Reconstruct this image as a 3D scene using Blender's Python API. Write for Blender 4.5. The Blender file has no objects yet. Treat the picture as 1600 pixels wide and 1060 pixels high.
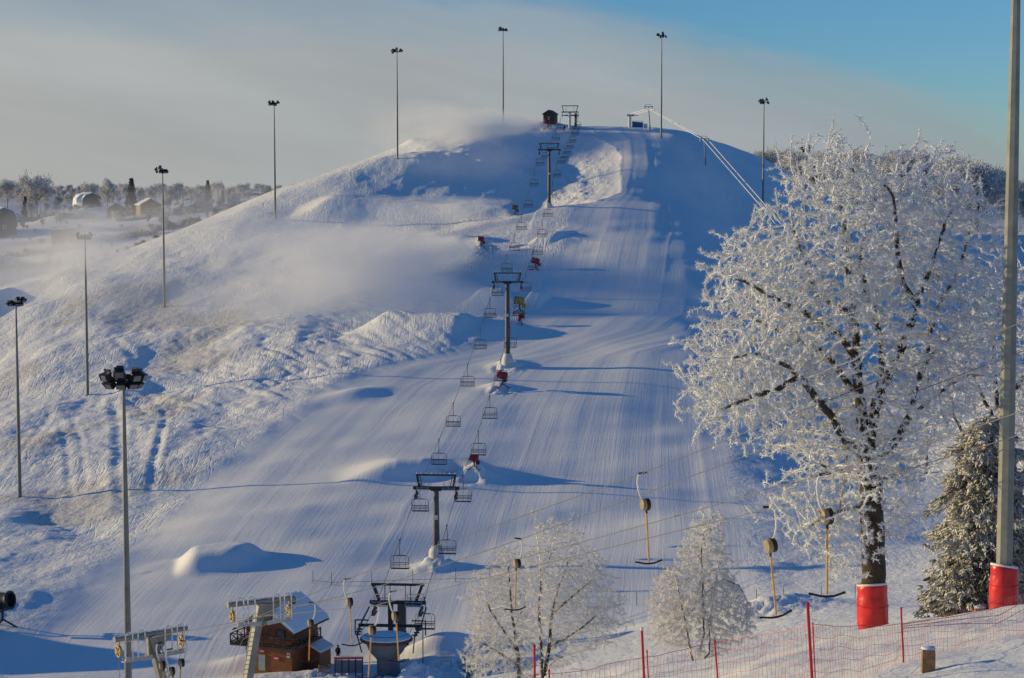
import bpy, bmesh, math, random
import numpy as np
from mathutils import Vector, Matrix

PI = math.pi
R = math.radians
FPX = 2986.0                      # focal length in photo pixels (photo 1600 wide)
TH = math.atan(235.0 / FPX)       # camera pitch
CT, ST = math.cos(TH), math.sin(TH)
SUN_EL = R(9.0)
SUN_AZ = R(-74.0)                 # from +Y towards +X; the sun stands low over the left shoulder of the hill
scene = bpy.context.scene
COL = scene.collection


def P(px, py, d):
    """World point seen at photo pixel (px, py), d metres away along the ground axis y."""
    rx = (px - 800.0) / FPX
    u = (530.0 - py) / FPX
    k = d / (CT + u * ST)
    return Vector((rx * k, d, (-ST + u * CT) * k))


# ------------------------------------------------------------------ materials
def new_mat(name):
    m = bpy.data.materials.new(name)
    m.use_nodes = True
    nt = m.node_tree
    return m, nt, nt.nodes, nt.links, nt.nodes['Principled BSDF']


def noise_node(N, L, scale, detail=4.0, rough=0.55, coord='Object', vec=None):
    n = N.new('ShaderNodeTexNoise')
    n.inputs['Scale'].default_value = scale
    n.inputs['Detail'].default_value = detail
    n.inputs['Roughness'].default_value = rough
    if vec is None:
        t = N.new('ShaderNodeTexCoord')
        vec = t.outputs[coord]
    L.new(vec, n.inputs['Vector'])
    return n


def ramp(N, L, src, stops):
    r = N.new('ShaderNodeValToRGB')
    e = r.color_ramp.elements
    while len(e) < len(stops):
        e.new(0.5)
    for i, (p, c) in enumerate(stops):
        e[i].position = p
        e[i].color = (c, c, c, 1) if not isinstance(c, (tuple, list)) else (*c, 1)
    L.new(src, r.inputs['Fac'])
    return r


def math_node(N, L, op, a, b=None, clamp=False):
    n = N.new('ShaderNodeMath')
    n.operation = op
    n.use_clamp = clamp
    for i, v in enumerate((a, b)):
        if v is None:
            continue
        if isinstance(v, (int, float)):
            n.inputs[i].default_value = v
        else:
            L.new(v, n.inputs[i])
    return n.outputs[0]


def mixc(N, L, fac, a, b):
    n = N.new('ShaderNodeMix')
    n.data_type = 'RGBA'
    if isinstance(fac, (int, float)):
        n.inputs[0].default_value = fac
    else:
        L.new(fac, n.inputs[0])
    for i, v in ((6, a), (7, b)):
        if isinstance(v, (tuple, list)):
            n.inputs[i].default_value = (*v, 1)
        else:
            L.new(v, n.inputs[i])
    return n.outputs[2]


def simple(name, col, rough=0.6, metal=0.0, var=0.25, scale=3.0, frost=0.0, frost_any=0.0, bump=0.0, bscale=20.0, spec=0.4):
    """Painted or raw surface with blotchy wear; frost settles on upward faces (frost) and in patches (frost_any)."""
    m, nt, N, L, b = new_mat(name)
    n = noise_node(N, L, scale, 5)
    dark = tuple(c * (1 - var) for c in col)
    lite = tuple(min(1, c * (1 + var)) for c in col)
    r = ramp(N, L, n.outputs['Fac'], [(0.3, dark), (0.7, lite)])
    c = r.outputs['Color']
    if frost or frost_any:
        g = N.new('ShaderNodeNewGeometry')
        sx = N.new('ShaderNodeSeparateXYZ')
        L.new(g.outputs['Normal'], sx.inputs[0])
        n2 = noise_node(N, L, scale * 2.5, 6, 0.65)
        up = math_node(N, L, 'MULTIPLY', sx.outputs['Z'], frost)
        s = math_node(N, L, 'ADD', up, math_node(N, L, 'MULTIPLY', n2.outputs['Fac'], 1.0))
        s = math_node(N, L, 'ADD', s, frost_any)
        f = ramp(N, L, s, [(0.72, 0.0), (0.95, 1.0)])
        c = mixc(N, L, f.outputs['Color'], c, (0.8, 0.81, 0.83))
    L.new(c, b.inputs['Base Color'])
    b.inputs['Roughness'].default_value = rough
    b.inputs['Metallic'].default_value = metal
    b.inputs['Specular IOR Level'].default_value = spec
    if bump:
        nb = noise_node(N, L, bscale, 4)
        bp = N.new('ShaderNodeBump')
        bp.inputs['Strength'].default_value = bump
        bp.inputs['Distance'].default_value = 0.05
        L.new(nb.outputs['Fac'], bp.inputs['Height'])
        L.new(bp.outputs['Normal'], b.inputs['Normal'])
    return m


# ------------------------------------------------------------------ mesh builder
class MB:
    def __init__(self):
        self.v = []
        self.f = []

    def add(self, vs, fs):
        o = len(self.v)
        self.v += [tuple(p) for p in vs]
        self.f += [tuple(i + o for i in f) for f in fs]
        return self

    def box(self, c, s, rot=None):
        c = Vector(c)
        vs = []
        for z in (-.5, .5):
            for x, y in ((-.5, -.5), (.5, -.5), (.5, .5), (-.5, .5)):
                p = Vector((x * s[0], y * s[1], z * s[2]))
                if rot is not None:
                    p = rot @ p
                vs.append(c + p)
        return self.add(vs, [(3, 2, 1, 0), (4, 5, 6, 7), (0, 1, 5, 4), (1, 2, 6, 5), (2, 3, 7, 6), (3, 0, 4, 7)])

    def bar(self, a, b, w, h=None):
        """A rectangular bar from a to b."""
        a, b = Vector(a), Vector(b)
        h = h or w
        d = b - a
        q = d.to_track_quat('Y', 'Z').to_matrix()
        return self.box((a + b) / 2, (w, d.length, h), q)

    def tube(self, pts, rad, n=8, cap=True):
        pts = [Vector(p) for p in pts]
        if isinstance(rad, (int, float)):
            rad = [rad] * len(pts)
        t0 = (pts[1] - pts[0]).normalized()
        ref = Vector((0, 0, 1)) if abs(t0.z) < 0.9 else Vector((0, 1, 0))
        nx = t0.cross(ref).normalized()
        vs, fs = [], []
        for i, p in enumerate(pts):
            a = pts[max(i - 1, 0)]
            b = pts[min(i + 1, len(pts) - 1)]
            t = (b - a).normalized()
            nx = (nx - t * nx.dot(t))
            nx = nx.normalized() if nx.length > 1e-6 else t.orthogonal().normalized()
            ny = t.cross(nx)
            for k in range(n):
                w = 2 * PI * k / n
                vs.append(p + (nx * math.cos(w) + ny * math.sin(w)) * rad[i])
        for i in range(len(pts) - 1):
            for k in range(n):
                k2 = (k + 1) % n
                fs.append((i * n + k, i * n + k2, (i + 1) * n + k2, (i + 1) * n + k))
        if cap:
            fs.append(tuple(range(n - 1, -1, -1)))
            fs.append(tuple((len(pts) - 1) * n + k for k in range(n)))
        return self.add(vs, fs)

    def lathe(self, prof, n=16, M=None):
        """Profile [(r, z)] turned about z, then moved by M."""
        vs, fs = [], []
        for r, z in prof:
            for k in range(n):
                w = 2 * PI * k / n
                p = Vector((r * math.cos(w), r * math.sin(w), z))
                vs.append(M @ p if M is not None else p)
        for i in range(len(prof) - 1):
            for k in range(n):
                k2 = (k + 1) % n
                fs.append((i * n + k, i * n + k2, (i + 1) * n + k2, (i + 1) * n + k))
        fs.append(tuple(range(n - 1, -1, -1)))
        fs.append(tuple((len(prof) - 1) * n + k for k in range(n)))
        return self.add(vs, fs)

    def prism(self, poly, h, M=None):
        """Polygon in xy extruded to h along z, moved by M."""
        n = len(poly)
        vs = [Vector((x, y, 0)) for x, y in poly] + [Vector((x, y, h)) for x, y in poly]
        if M is not None:
            vs = [M @ p for p in vs]
        fs = [tuple(range(n - 1, -1, -1)), tuple(range(n, 2 * n))]
        fs += [(i, (i + 1) % n, n + (i + 1) % n, n + i) for i in range(n)]
        return self.add(vs, fs)

    def build(self, name, mat, parent=None, smooth=False):
        me = bpy.data.meshes.new(name)
        me.from_pydata(self.v, [], self.f)
        me.update()
        o = bpy.data.objects.new(name, me)
        COL.objects.link(o)
        me.materials.append(mat)
        if smooth:
            me.polygons.foreach_set('use_smooth', [True] * len(me.polygons))
            try:
                me.set_sharp_from_angle(angle=R(40))
            except Exception:
                pass
        if parent is not None:
            o.parent = parent
        return o


def np_mesh(name, V, F, mat, parent=None, smooth=False):
    """V (n,3) float, F (m,k) int array."""
    me = bpy.data.meshes.new(name)
    k = F.shape[1]
    me.vertices.add(len(V))
    me.vertices.foreach_set('co', np.ascontiguousarray(V, dtype=np.float32).ravel())
    me.loops.add(F.size)
    me.loops.foreach_set('vertex_index', np.ascontiguousarray(F, dtype=np.int32).ravel())
    me.polygons.add(len(F))
    me.polygons.foreach_set('loop_start', np.arange(0, F.size, k, dtype=np.int32))
    if smooth:
        me.polygons.foreach_set('use_smooth', np.ones(len(F), dtype=bool))
    me.update(calc_edges=True)
    me.validate()
    o = bpy.data.objects.new(name, me)
    COL.objects.link(o)
    me.materials.append(mat)
    if parent is not None:
        o.parent = parent
    return o


def tag(o, label=None, cat=None, group=None, kind=None):
    if label:
        o['label'] = label
    if cat:
        o['category'] = cat
    if group:
        o['group'] = group
    if kind:
        o['kind'] = kind
    return o


def thing(name, loc, label, cat, group=None, rz=0.0):
    o = bpy.data.objects.new(name, None)
    COL.objects.link(o)
    o.location = loc
    o.rotation_euler = (0, 0, rz)
    o.empty_display_size = 0.5
    return tag(o, label, cat, group)


def dup(root, loc, rz=None, label=None, scale=None):
    r = root.copy()
    COL.objects.link(r)
    r.location = loc
    if rz is not None:
        r.rotation_euler = (0, 0, rz)
    if scale is not None:
        r.scale = (scale,) * 3
    if label:
        r['label'] = label
    for ch in list(root.children):
        c = ch.copy()
        COL.objects.link(c)
        c.parent = r
        for g in list(ch.children):
            e = g.copy()
            COL.objects.link(e)
            e.parent = c
    return r


# ------------------------------------------------------------------ terrain
def vnoise(x, y, seed=0):
    xi = np.floor(x).astype(np.int64)
    yi = np.floor(y).astype(np.int64)
    fx = x - xi
    fy = y - yi
    fx = fx * fx * fx * (fx * (fx * 6 - 15) + 10)
    fy = fy * fy * fy * (fy * (fy * 6 - 15) + 10)

    def h(a, b):
        n = (a * 374761393 + b * 668265263 + seed * 1442695041) & 0xFFFFFFFF
        n = ((n ^ (n >> 13)) * 1274126177) & 0xFFFFFFFF
        n = n ^ (n >> 16)
        return (n & 0xFFFFFF) / float(0xFFFFFF) * 2 - 1
    return (h(xi, yi) * (1 - fx) + h(xi + 1, yi) * fx) * (1 - fy) + (h(xi, yi + 1) * (1 - fx) + h(xi + 1, yi + 1) * fx) * fy


def fbm(x, y, octv=4, seed=0, gain=0.5):
    s = 0
    a = 1.0
    for i in range(octv):
        s = s + a * vnoise(x * 2 ** i + 17.3 * i, y * 2 ** i - 9.1 * i, seed + i)
        a *= gain
    return s


def sstep(a, b, x):
    t = np.clip((x - a) / (b - a), 0, 1)
    return t * t * (3 - 2 * t)


CP = [  # (photo x, photo y, distance)
    # near slope with the net: tilted to the left, rolling over behind the net
    (1410, 1057, 46), (1265, 1082, 43), (1118, 1110, 44), (1000, 1148, 44), (850, 1200, 44), (1600, 1006, 47),
    (1567, 968, 75), (1365, 989, 82), (1300, 1004, 63), (1150, 1031, 64), (1000, 1054, 65), (850, 1075, 66), (1480, 974, 62), (1620, 942, 61),
    (1700, 950, 75), (1700, 985, 46), (700, 1110, 66), (700, 1260, 44),
    (850, 1120, 80), (870, 1075, 104), (1090, 1054, 116), (780, 1090, 112), (1250, 1030, 96), (1250, 1036, 120), (1400, 1015, 120), (1540, 985, 98), (1700, 985, 100), (1150, 1062, 84),
    (1000, 1095, 85), (600, 1150, 80), (600, 1190, 115), (400, 1220, 130), (205, 1217, 139), (230, 1226, 128), (0, 1180, 150), (400, 1230, 80), (100, 1240, 90),
    # valley floor
    (30, 1060, 196), (200, 1060, 195), (400, 1054, 193), (600, 1056, 190), (700, 1052, 190), (850, 1030, 185), (1000, 1005, 185), (1200, 975, 182),
    (1400, 950, 175), (1550, 940, 165), (1700, 935, 165),
    (-150, 1040, 200), (-300, 900, 230), (100, 950, 222), (20, 960, 218), (300, 905, 232), (480, 905, 229), (680, 882, 232), (900, 905, 222), (1100, 905, 218), (1250, 925, 205), (1380, 900, 212),
    # piste
    (950, 775, 266), (800, 775, 266), (1130, 780, 262), (960, 680, 299), (800, 680, 300), (1120, 690, 296), (970, 570, 342), (793, 570, 344), (1100, 575, 340),
    (980, 480, 384), (860, 485, 386), (1090, 488, 382), (985, 430, 412), (870, 430, 414), (1085, 435, 410), (990, 380, 437), (870, 382, 440), (1075, 385, 434),
    (1000, 322, 477), (920, 318, 482), (1065, 328, 474), (1000, 260, 527), (955, 258, 530), (1050, 262, 524), (1000, 215, 566), (958, 218, 566), (1040, 216, 564), (1000, 201, 592), (900, 202, 592), (1080, 207, 595), (940, 199, 605),
    # right flank, mast row
    (1192, 330, 521), (1120, 320, 515), (1098, 257, 540), (1150, 243, 590), (1192, 247, 612), (1250, 300, 625), (1150, 400, 440), (1257, 430, 461), (1326, 570, 358), (1447, 748, 289), (1200, 560, 350),
    (1200, 700, 290), (1250, 820, 240), (1400, 840, 240), (1560, 860, 215), (1700, 850, 220), (1560, 700, 290), (1450, 560, 380), (1380, 440, 470),
    (1560, 470, 470), (1480, 380, 600), (1380, 345, 680), (1600, 380, 600), (1330, 300, 760), (1400, 302, 850), (1500, 320, 800), (1600, 330, 760), (1280, 300, 900), (1750, 400, 560), (1750, 330, 800),
    # skyline and left shoulder
    (440, 326, 512), (500, 286, 530), (540, 264, 545), (600, 254, 556), (640, 228, 578), (700, 210, 592), (770, 197, 598), (840, 203, 592), (620, 254, 540), (785, 199, 596), (428, 343, 498),
    (700, 255, 545), (760, 245, 550), (600, 300, 520), (700, 330, 505), (858, 322, 477), (820, 330, 482), (780, 385, 450), (700, 400, 450), (600, 380, 470), (500, 360, 490),
    (400, 420, 445), (300, 450, 430), (255, 485, 420), (200, 530, 396), (135, 625, 358), (60, 700, 318), (30, 775, 289), (0, 850, 256), (-60, 800, 290), (100, 870, 250), (200, 800, 273), (300, 700, 305), (400, 610, 338),
    (500, 540, 368), (600, 470, 405), (700, 470, 400), (700, 560, 352), (600, 600, 335), (500, 680, 304), (400, 760, 278), (330, 830, 252), (600, 780, 266), (650, 680, 302),
    (300, 388, 474), (370, 352, 490), (200, 428, 454), (140, 470, 430), (60, 560, 392), (0, 620, 370), (-100, 600, 400),
    # village plain
    (300, 374, 640), (200, 400, 620), (100, 430, 590), (0, 470, 540), (-120, 480, 560), (0, 400, 680), (100, 385, 690), (0, 352, 800), (150, 334, 800), (250, 340, 740), (350, 332, 760), (420, 318, 780), (200, 310, 1200), (-100, 320, 900),
]
WP = [(0, 0, -2.0), (0, 12, -4.6), (0, 26, -8.4), (-30, 20, -8), (30, 20, -6.5), (-60, 60, -20), (0, -60, 8), (-120, 0, -10), (120, 0, 4), (150, 100, -12), (-120, 120, -36), (120, 180, -30),
      (0, 760, -6), (-60, 720, -8), (50, 700, -6), (110, 740, -2), (0, 660, 6), (50, 650, 8), (-40, 650, 4), (-200, 1000, -9), (200, 1100, -2), (0, 1200, -6), (-250, 300, -46), (-200, 420, -36), (-300, 650, -18), (230, 300, -20), (280, 500, -8),
      (-2500, 4000, -8), (2500, 4000, -6), (0, 4000, -8), (-2500, -1000, 0), (2500, -1000, 0), (0, -800, 20), (-1500, 1200, -10), (1500, 1200, -4), (0, 8000, -10), (-6000, 8000, -10), (6000, 8000, -10)]
_pts = np.array([tuple(P(*c)) for c in CP] + WP)
_c2 = 14.0 ** 2


def _phi(d2):
    return np.sqrt(d2 + _c2)


def _fit():
    n = len(_pts)
    d2 = ((_pts[:, None, :2] - _pts[None, :, :2]) ** 2).sum(-1)
    A = np.zeros((n + 3, n + 3))
    A[:n, :n] = _phi(d2) - np.eye(n) * 1.2     # a little smoothing (the kernel is conditionally negative)
    A[:n, n] = 1
    A[:n, n + 1:] = _pts[:, :2] / 1000
    A[n:, :n] = A[:n, n:].T
    b = np.zeros(n + 3)
    b[:n] = _pts[:, 2]
    return np.linalg.solve(A, b)


_w = _fit()


def base_z(x, y):
    x = np.atleast_1d(np.asarray(x, float))
    y = np.atleast_1d(np.asarray(y, float))
    out = np.empty(len(x))
    n = len(_pts)
    for i in range(0, len(x), 40000):
        xs, ys = x[i:i + 40000], y[i:i + 40000]
        d2 = (xs[:, None] - _pts[None, :, 0]) ** 2 + (ys[:, None] - _pts[None, :, 1]) ** 2
        out[i:i + 40000] = _phi(d2) @ _w[:n] + _w[n] + (xs * _w[n + 1] + ys * _w[n + 2]) / 1000
    return out


def XY(px, d):
    return (px - 800.0) / FPX * d * 1.003, d


# groomed piste: left and right edge as photo x at distance d
_PD = [(150, -300, 1250), (190, -60, 1190), (215, 40, 1180), (226, 90, 1172), (240, 160, 1166), (262, 240, 1152), (290, 330, 1136), (315, 420, 1126), (335, 500, 1116), (347, 570, 1110), (356, 680, 1108), (366, 770, 1104), (380, 822, 1100), (412, 850, 1090),
       (437, 866, 1080), (477, 900, 1068), (500, 935, 1062), (528, 955, 1054), (560, 955, 1046), (590, 930, 1040), (620, 930, 1040)]
_pd = np.array([a for a, _, _ in _PD], float)
_pl = np.array([(l - 800) / FPX * a for a, l, _ in _PD])
_pr = np.array([(r - 800) / FPX * a for a, _, r in _PD])


def piste(x, y, soft=1.0):
    """(mask 0..1, lane coordinate in metres) of the groomed snow."""
    xl = np.interp(y, _pd, _pl)
    xr = np.interp(y, _pd, _pr)
    s = (x - xl) / (xr - xl)
    wob = fbm(x * 0.08, y * 0.08, 3, 5) * 1.2
    m = sstep(-2.2 * soft, 2.0 * soft, x - xl + wob) * sstep(-1.5 * soft, 1.5 * soft, xr - x + wob * .2) * sstep(184, 196, y) * (1 - sstep(596, 606, y))
    return m, s * np.clip(xr - xl, 30, 60)


def gauss(x, y, cx, cy, h, rx, ry, rot=0.0, p=1.0):
    c, s = math.cos(rot), math.sin(rot)
    u = ((x - cx) * c + (y - cy) * s) / rx
    v = (-(x - cx) * s + (y - cy) * c) / ry
    return h * np.exp(-(u * u + v * v) ** p)


def poly_dist(x, y, pts):
    """Signed nearest distance to a polyline (positive on its left) and the parameter along it 0..1."""
    best = np.full(x.shape, 1e9)
    sgn = np.zeros_like(best)
    tt = np.zeros_like(best)
    n = len(pts) - 1
    for i in range(n):
        ax, ay = pts[i]
        bx, by = pts[i + 1]
        dx, dy = bx - ax, by - ay
        l2 = dx * dx + dy * dy
        t = np.clip(((x - ax) * dx + (y - ay) * dy) / l2, 0, 1)
        ex, ey = x - (ax + dx * t), y - (ay + dy * t)
        d = np.hypot(ex, ey)
        m = d < best
        best = np.where(m, d, best)
        sgn = np.where(m, np.sign(dx * ey - dy * ex), sgn)
        tt = np.where(m, (i + t) / n, tt)
    return best * np.where(sgn == 0, 1, sgn), tt


RIDGES = [  # (points as (photo x, distance), height, width on the camera side, width on the far side, fade at both ends)
    ([(455, 503), (520, 502), (600, 499), (660, 495), (730, 492), (800, 490), (832, 489)], 4.6, 6.0, 12.0, 0.2),
    ([(500, 541), (570, 544), (640, 543), (720, 540), (790, 536), (835, 530)], 2.3, 7.0, 12.0, 0.35),
    ([(628, 583), (680, 588), (740, 590), (800, 588)], 1.3, 6.0, 8.0, 0.12),      # terrace under the upper guns
    ([(600, 462), (680, 456), (745, 449)], 3.2, 5.5, 9.0, 0.25),                               # whale by the red gun
    ([(560, 384), (640, 377), (705, 373), (752, 371)], 3.4, 7.5, 7.0, 0.25),                   # long whale back
    ([(730, 399), (775, 396), (800, 396)], 2.6, 4.5, 5.0, 0.3),
    ([(820, 392), (858, 390)], 2.4, 5.0, 4.0, 0.3),
    ([(840, 448), (880, 444)], 1.8, 4.0, 6.0, 0.3),
]
TRACKS = [  # worn tracks and gullies on the left flank
    ([(170, 372), (178, 345), (182, 318), (183, 292), (184, 272)], -0.28, 0.92),
    ([(255, 330), (246, 310), (236, 292), (228, 276)], -0.19, 0.69),
    ([(232, 352), (250, 338), (258, 325), (244, 306), (238, 288)], -0.15, 0.58),
    ([(92, 345), (98, 322), (104, 300), (108, 282)], -0.15, 0.52),
    ([(112, 345), (122, 322), (128, 300), (131, 285)], -0.14, 0.46),
    ([(90, 375), (70, 345), (40, 320), (0, 300), (-40, 285)], -0.14, 0.46),
    ([(98, 377), (78, 347), (48, 322), (8, 301), (-40, 283)], -0.14, 0.46),
    ([(250, 418), (215, 402), (180, 396), (228, 372), (240, 356)], -0.17, 0.81),
    ([(135, 278), (112, 262), (100, 250), (98, 240)], -0.11, 0.35),
    ([(300, 360), (282, 346), (268, 330), (240, 322)], -0.12, 0.40),
]


def features(x, y, fine=True):
    """Mounds, ramps, gullies and worn tracks added to the smooth hill."""
    z = np.zeros_like(x)

    def box(cx, cy, r):
        return (np.abs(x - cx) < r) & (np.abs(y - cy) < r)

    def G(px, d, h, rx, ry, rot=0.0, p=1.0):
        cx, cy = XY(px, d)
        m = box(cx, cy, 3.2 * max(rx, ry))
        z[m] += gauss(x[m], y[m], cx, cy, h, rx, ry, rot, p)

    for pts, h, w0, w1, fade in RIDGES:
        q = [XY(*p) for p in pts]
        cx = sum(p[0] for p in q) / len(q)
        cy = sum(p[1] for p in q) / len(q)
        m = box(cx, cy, 75)
        d, t = poly_dist(x[m], y[m], q)
        prof = np.where(d > 0, np.exp(-(d / w1) ** 2), np.exp(-(np.abs(d) / w0) ** 2.2))
        z[m] += h * prof * sstep(0, fade, t + 0.02) * (1 - 0.5 * sstep(1 - fade, 1, t))
    # lift-line gully beside the upper piste and the steep snow bank on its edge
    q = [XY(880, 582), XY(868, 550), XY(852, 520), XY(846, 492), XY(838, 478)]
    m = box(10, 525, 80)
    d, t = poly_dist(x[m], y[m], q)
    # its right bank is cut steep up to a crisp curved rim, its left side rolls off gently
    bulge = np.sin(PI * np.clip(t, 0, 1)) ** .55
    wr = 1.5 + 19.0 * bulge + 1.0 * fbm(x[m] / 9, y[m] / 9, 2, 91)
    prof = np.where(d > 0, np.clip(1 - np.abs(d) / wr, 0, 1) ** .85, np.exp(-(np.abs(d) / 15.0) ** 2))
    z[m] -= 5.2 * prof * sstep(0, .16, t) * (1 - .9 * sstep(.78, 1, t))
    # big kicker at the foot and table jump
    q = [XY(268, 236), XY(310, 236.5), XY(345, 237)]
    cx, cy = XY(318, 237)
    m = box(cx, cy, 26)
    d, t = poly_dist(x[m], y[m], q)
    z[m] += 2.2 * np.where(d > 0, np.exp(-(d / 5.0) ** 6), np.exp(-(np.abs(d) / 3.6) ** 3)) * sstep(0, .55, t + .12)
    q = [XY(510, 276), XY(615, 277), XY(658, 277)]
    cx, cy = XY(615, 277)
    m = box(cx, cy, 30)
    d, t = poly_dist(x[m], y[m], q)
    z[m] += 2.5 * np.where(d > 0, np.exp(-(d / 10) ** 2), np.exp(-(np.abs(d) / 2.8) ** 2.6)) * sstep(0, .55, t)
    G(-470, 213, 7.0, 12, 6)                    # unseen hump added past the picture edge to shade the valley floor
    G(-240, 470, 15.0, 14, 55)                   # unseen hump added past the picture edge to shade the left hollow
    G(-300, 640, 13.0, 16, 60)  # unseen hump added to put the village plain in shade
    G(-330, 790, 11.0, 18, 70)  # another unseen hump, added to shade the farther plain
    G(742, 275, 2.3, 3.0, 2.6, 0, .7)
    G(735, 272.5, -1.1, 1.2, 1.2)
    G(778, 330, 1.0, 2.4, 2.0)
    G(793, 346, 0.9, 3.0, 2.4)
    G(680, 231.5, 0.9, 3.0, 2.2)
    G(753, 450, 1.2, 3, 3)
    G(850, 596, 1.6, 9, 8)
    G(690, 196, 2.2, 4.2, 3.0, 0.3)
    G(672, 190, 1.2, 3.0, 2.4)
    G(650, 186, 1.0, 2.5, 2.0)
    G(430, 188, 1.4, 7, 3)
    G(385, 196, 1.0, 3, 2)
    G(530, 184, 1.0, 4, 3)
    G(1230, 190, 1.4, 5, 3)
    G(1180, 188, 1.0, 4, 2)
    G(1085, 192, 1.2, 7, 2.5)
    G(555, 330, 1.0, 6, 3, .4)
    # trodden and blown clods round the tower feet and guns
    for px, d, r_, a_ in ((680, 231.5, 2.6, .45), (793, 343.5, 2.8, .4), (785, 327, 2.2, .5), (742, 273.5, 2.0, .35), (750, 445, 3.0, .5), (660, 187, 4.0, .4), (640, 185, 3.0, .4), (520, 188, 3.5, .35), (1235, 189, 5.0, .2), (1185, 187, 4, .2)):
        cx, cy = XY(px, d)
        m = box(cx, cy, r_ * 2.5)
        z[m] += a_ * np.exp(-(((x[m] - cx) ** 2 + (y[m] - cy) ** 2) / r_ ** 2)) * (fbm(x[m] / .95, y[m] / .95, 3, 95) + .35)
    if fine:
        for pts, h, w in TRACKS:
            q = [XY(*p) for p in pts]
            cx = sum(p[0] for p in q) / len(q)
            cy = sum(p[1] for p in q) / len(q)
            m = box(cx, cy, 70)
            d, t = poly_dist(x[m], y[m], q)
            d = d + fbm(x[m] * .09, y[m] * .09, 2, 3) * w * .55
            z[m] += h * sstep(0, .16, t) * sstep(1, .84, t) * .7 * (np.exp(-(d / w) ** 2) - .45 * np.exp(-((np.abs(d) - 1.7 * w) / (.7 * w)) ** 2))
    return z


def ground_noise(x, y):
    pm, lane = piste(x, y, 4.0)
    near = 1 - sstep(95, 150, y)
    rough = (1 - pm)
    far = sstep(640, 800, y)
    z = rough * (1 - near) * (0.42 * fbm(x / 14, y / 14, 2, 11) + 0.07 * fbm(x / 3.6, y / 3.6, 3, 21)) * (1 - .5 * far)
    left = rough * sstep(-18, -50, x) * sstep(560, 420, y)
    z += left * (.07 * fbm(x / 1.3, y / 1.6, 2, 26) + .95 * fbm(x / 17 + .01 * y, y / 34, 2, 27) + .25 * fbm(x / 6, y / 14, 2, 28))
    # crud skied into the steep left bank, and chunks on the edge of the upper piste
    cr = rough * np.exp(-(((x + 40) / 42) ** 2 + ((y - 350) / 55) ** 2))
    z += cr * 0.28 * (np.abs(vnoise((x + y * .6) / 2.6, (y - x * .5) / 5.5, 31)) * 2 - .6) * .8
    brow = rough * np.exp(-(((x + 18) / 34) ** 2 + ((y - 556) / 30) ** 2))
    z += brow * (.75 * fbm(x / 6.5, y / 11, 3, 43) + .9 * vnoise(x / 19, y / 40, 44))
    bank = rough * np.exp(-(((x - 20) / 12) ** 2 + ((y - 525) / 36) ** 2))
    z += bank * 0.42 * fbm(x / 3.0, y / 4.5, 3, 41)
    z += near * (0.10 * fbm(x / 2.4, y / 2.4, 4, 51) + .16 * fbm(x / 9, y / 9, 2, 52))
    lines = fbm(lane / 3.2, y / 120, 3, 61) * 0.03 + fbm(lane / 9, y / 220, 2, 62) * 0.15 + fbm(x / 34, y / 24, 3, 63) * .60
    cell = np.floor(lane / 5.2)
    fr = lane / 5.2 - cell
    seam = np.abs(fr - .5) * 2
    tilt = vnoise(cell * 3.7 + .5, y / 90, 64)
    z += pm ** 2 * lines + piste(x, y)[0] * (.018 * seam ** 10 + .11 * tilt * (fr - .5) * (1 - seam ** 6))
    # hummocky ground with buried grass on the village plain
    z += far * 2.3 * fbm(x / 26, y / 30, 4, 71) * (1 - sstep(1500, 2500, y))
    return z


def ground(x, y, n=True):
    xx, yy = np.array([float(x)]), np.array([float(y)])
    z = base_z(xx, yy)
    if y < 660:
        z = z + features(xx, yy)
    if n:
        z = z + ground_noise(xx, yy)
    return float(z[0])


def on_ground(px, d, dz=0.0):
    """The spot of ground in photo column px at distance d."""
    x = (px - 800) / FPX * d
    for _ in range(3):
        z = ground(x, d)
        x = (px - 800) / FPX * (d * CT - z * ST)
    return Vector((x, d, ground(x, d) + dz))


def find_d(px, py, lo=560.0, hi=1300.0):
    """Distance at which the ground in photo column px is seen at photo row py (ground rising away from the camera)."""
    ds = np.arange(lo, hi, 6.0)
    xs = (px - 800) / FPX * ds
    z = base_z(xs, ds) + ground_noise(xs, ds)
    return float(ds[np.abs(295 - z / ds * FPX - py).argmin()])


def axis(segs):
    """Grid lines: [(from, to, step)] joined."""
    out = []
    for a, b, s in segs:
        n = max(1, int(round((b - a) / s)))
        out.append(np.linspace(a, b, n, endpoint=False))
    return np.concatenate(out + [np.array([segs[-1][1]])])


def grow_axis(a, b, s0, ratio):
    out = [a]
    s = s0
    while abs(out[-1] - a) < abs(b - a):
        out.append(out[-1] + math.copysign(s, b - a))
        s *= ratio
    return np.array(out[1:])


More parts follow.
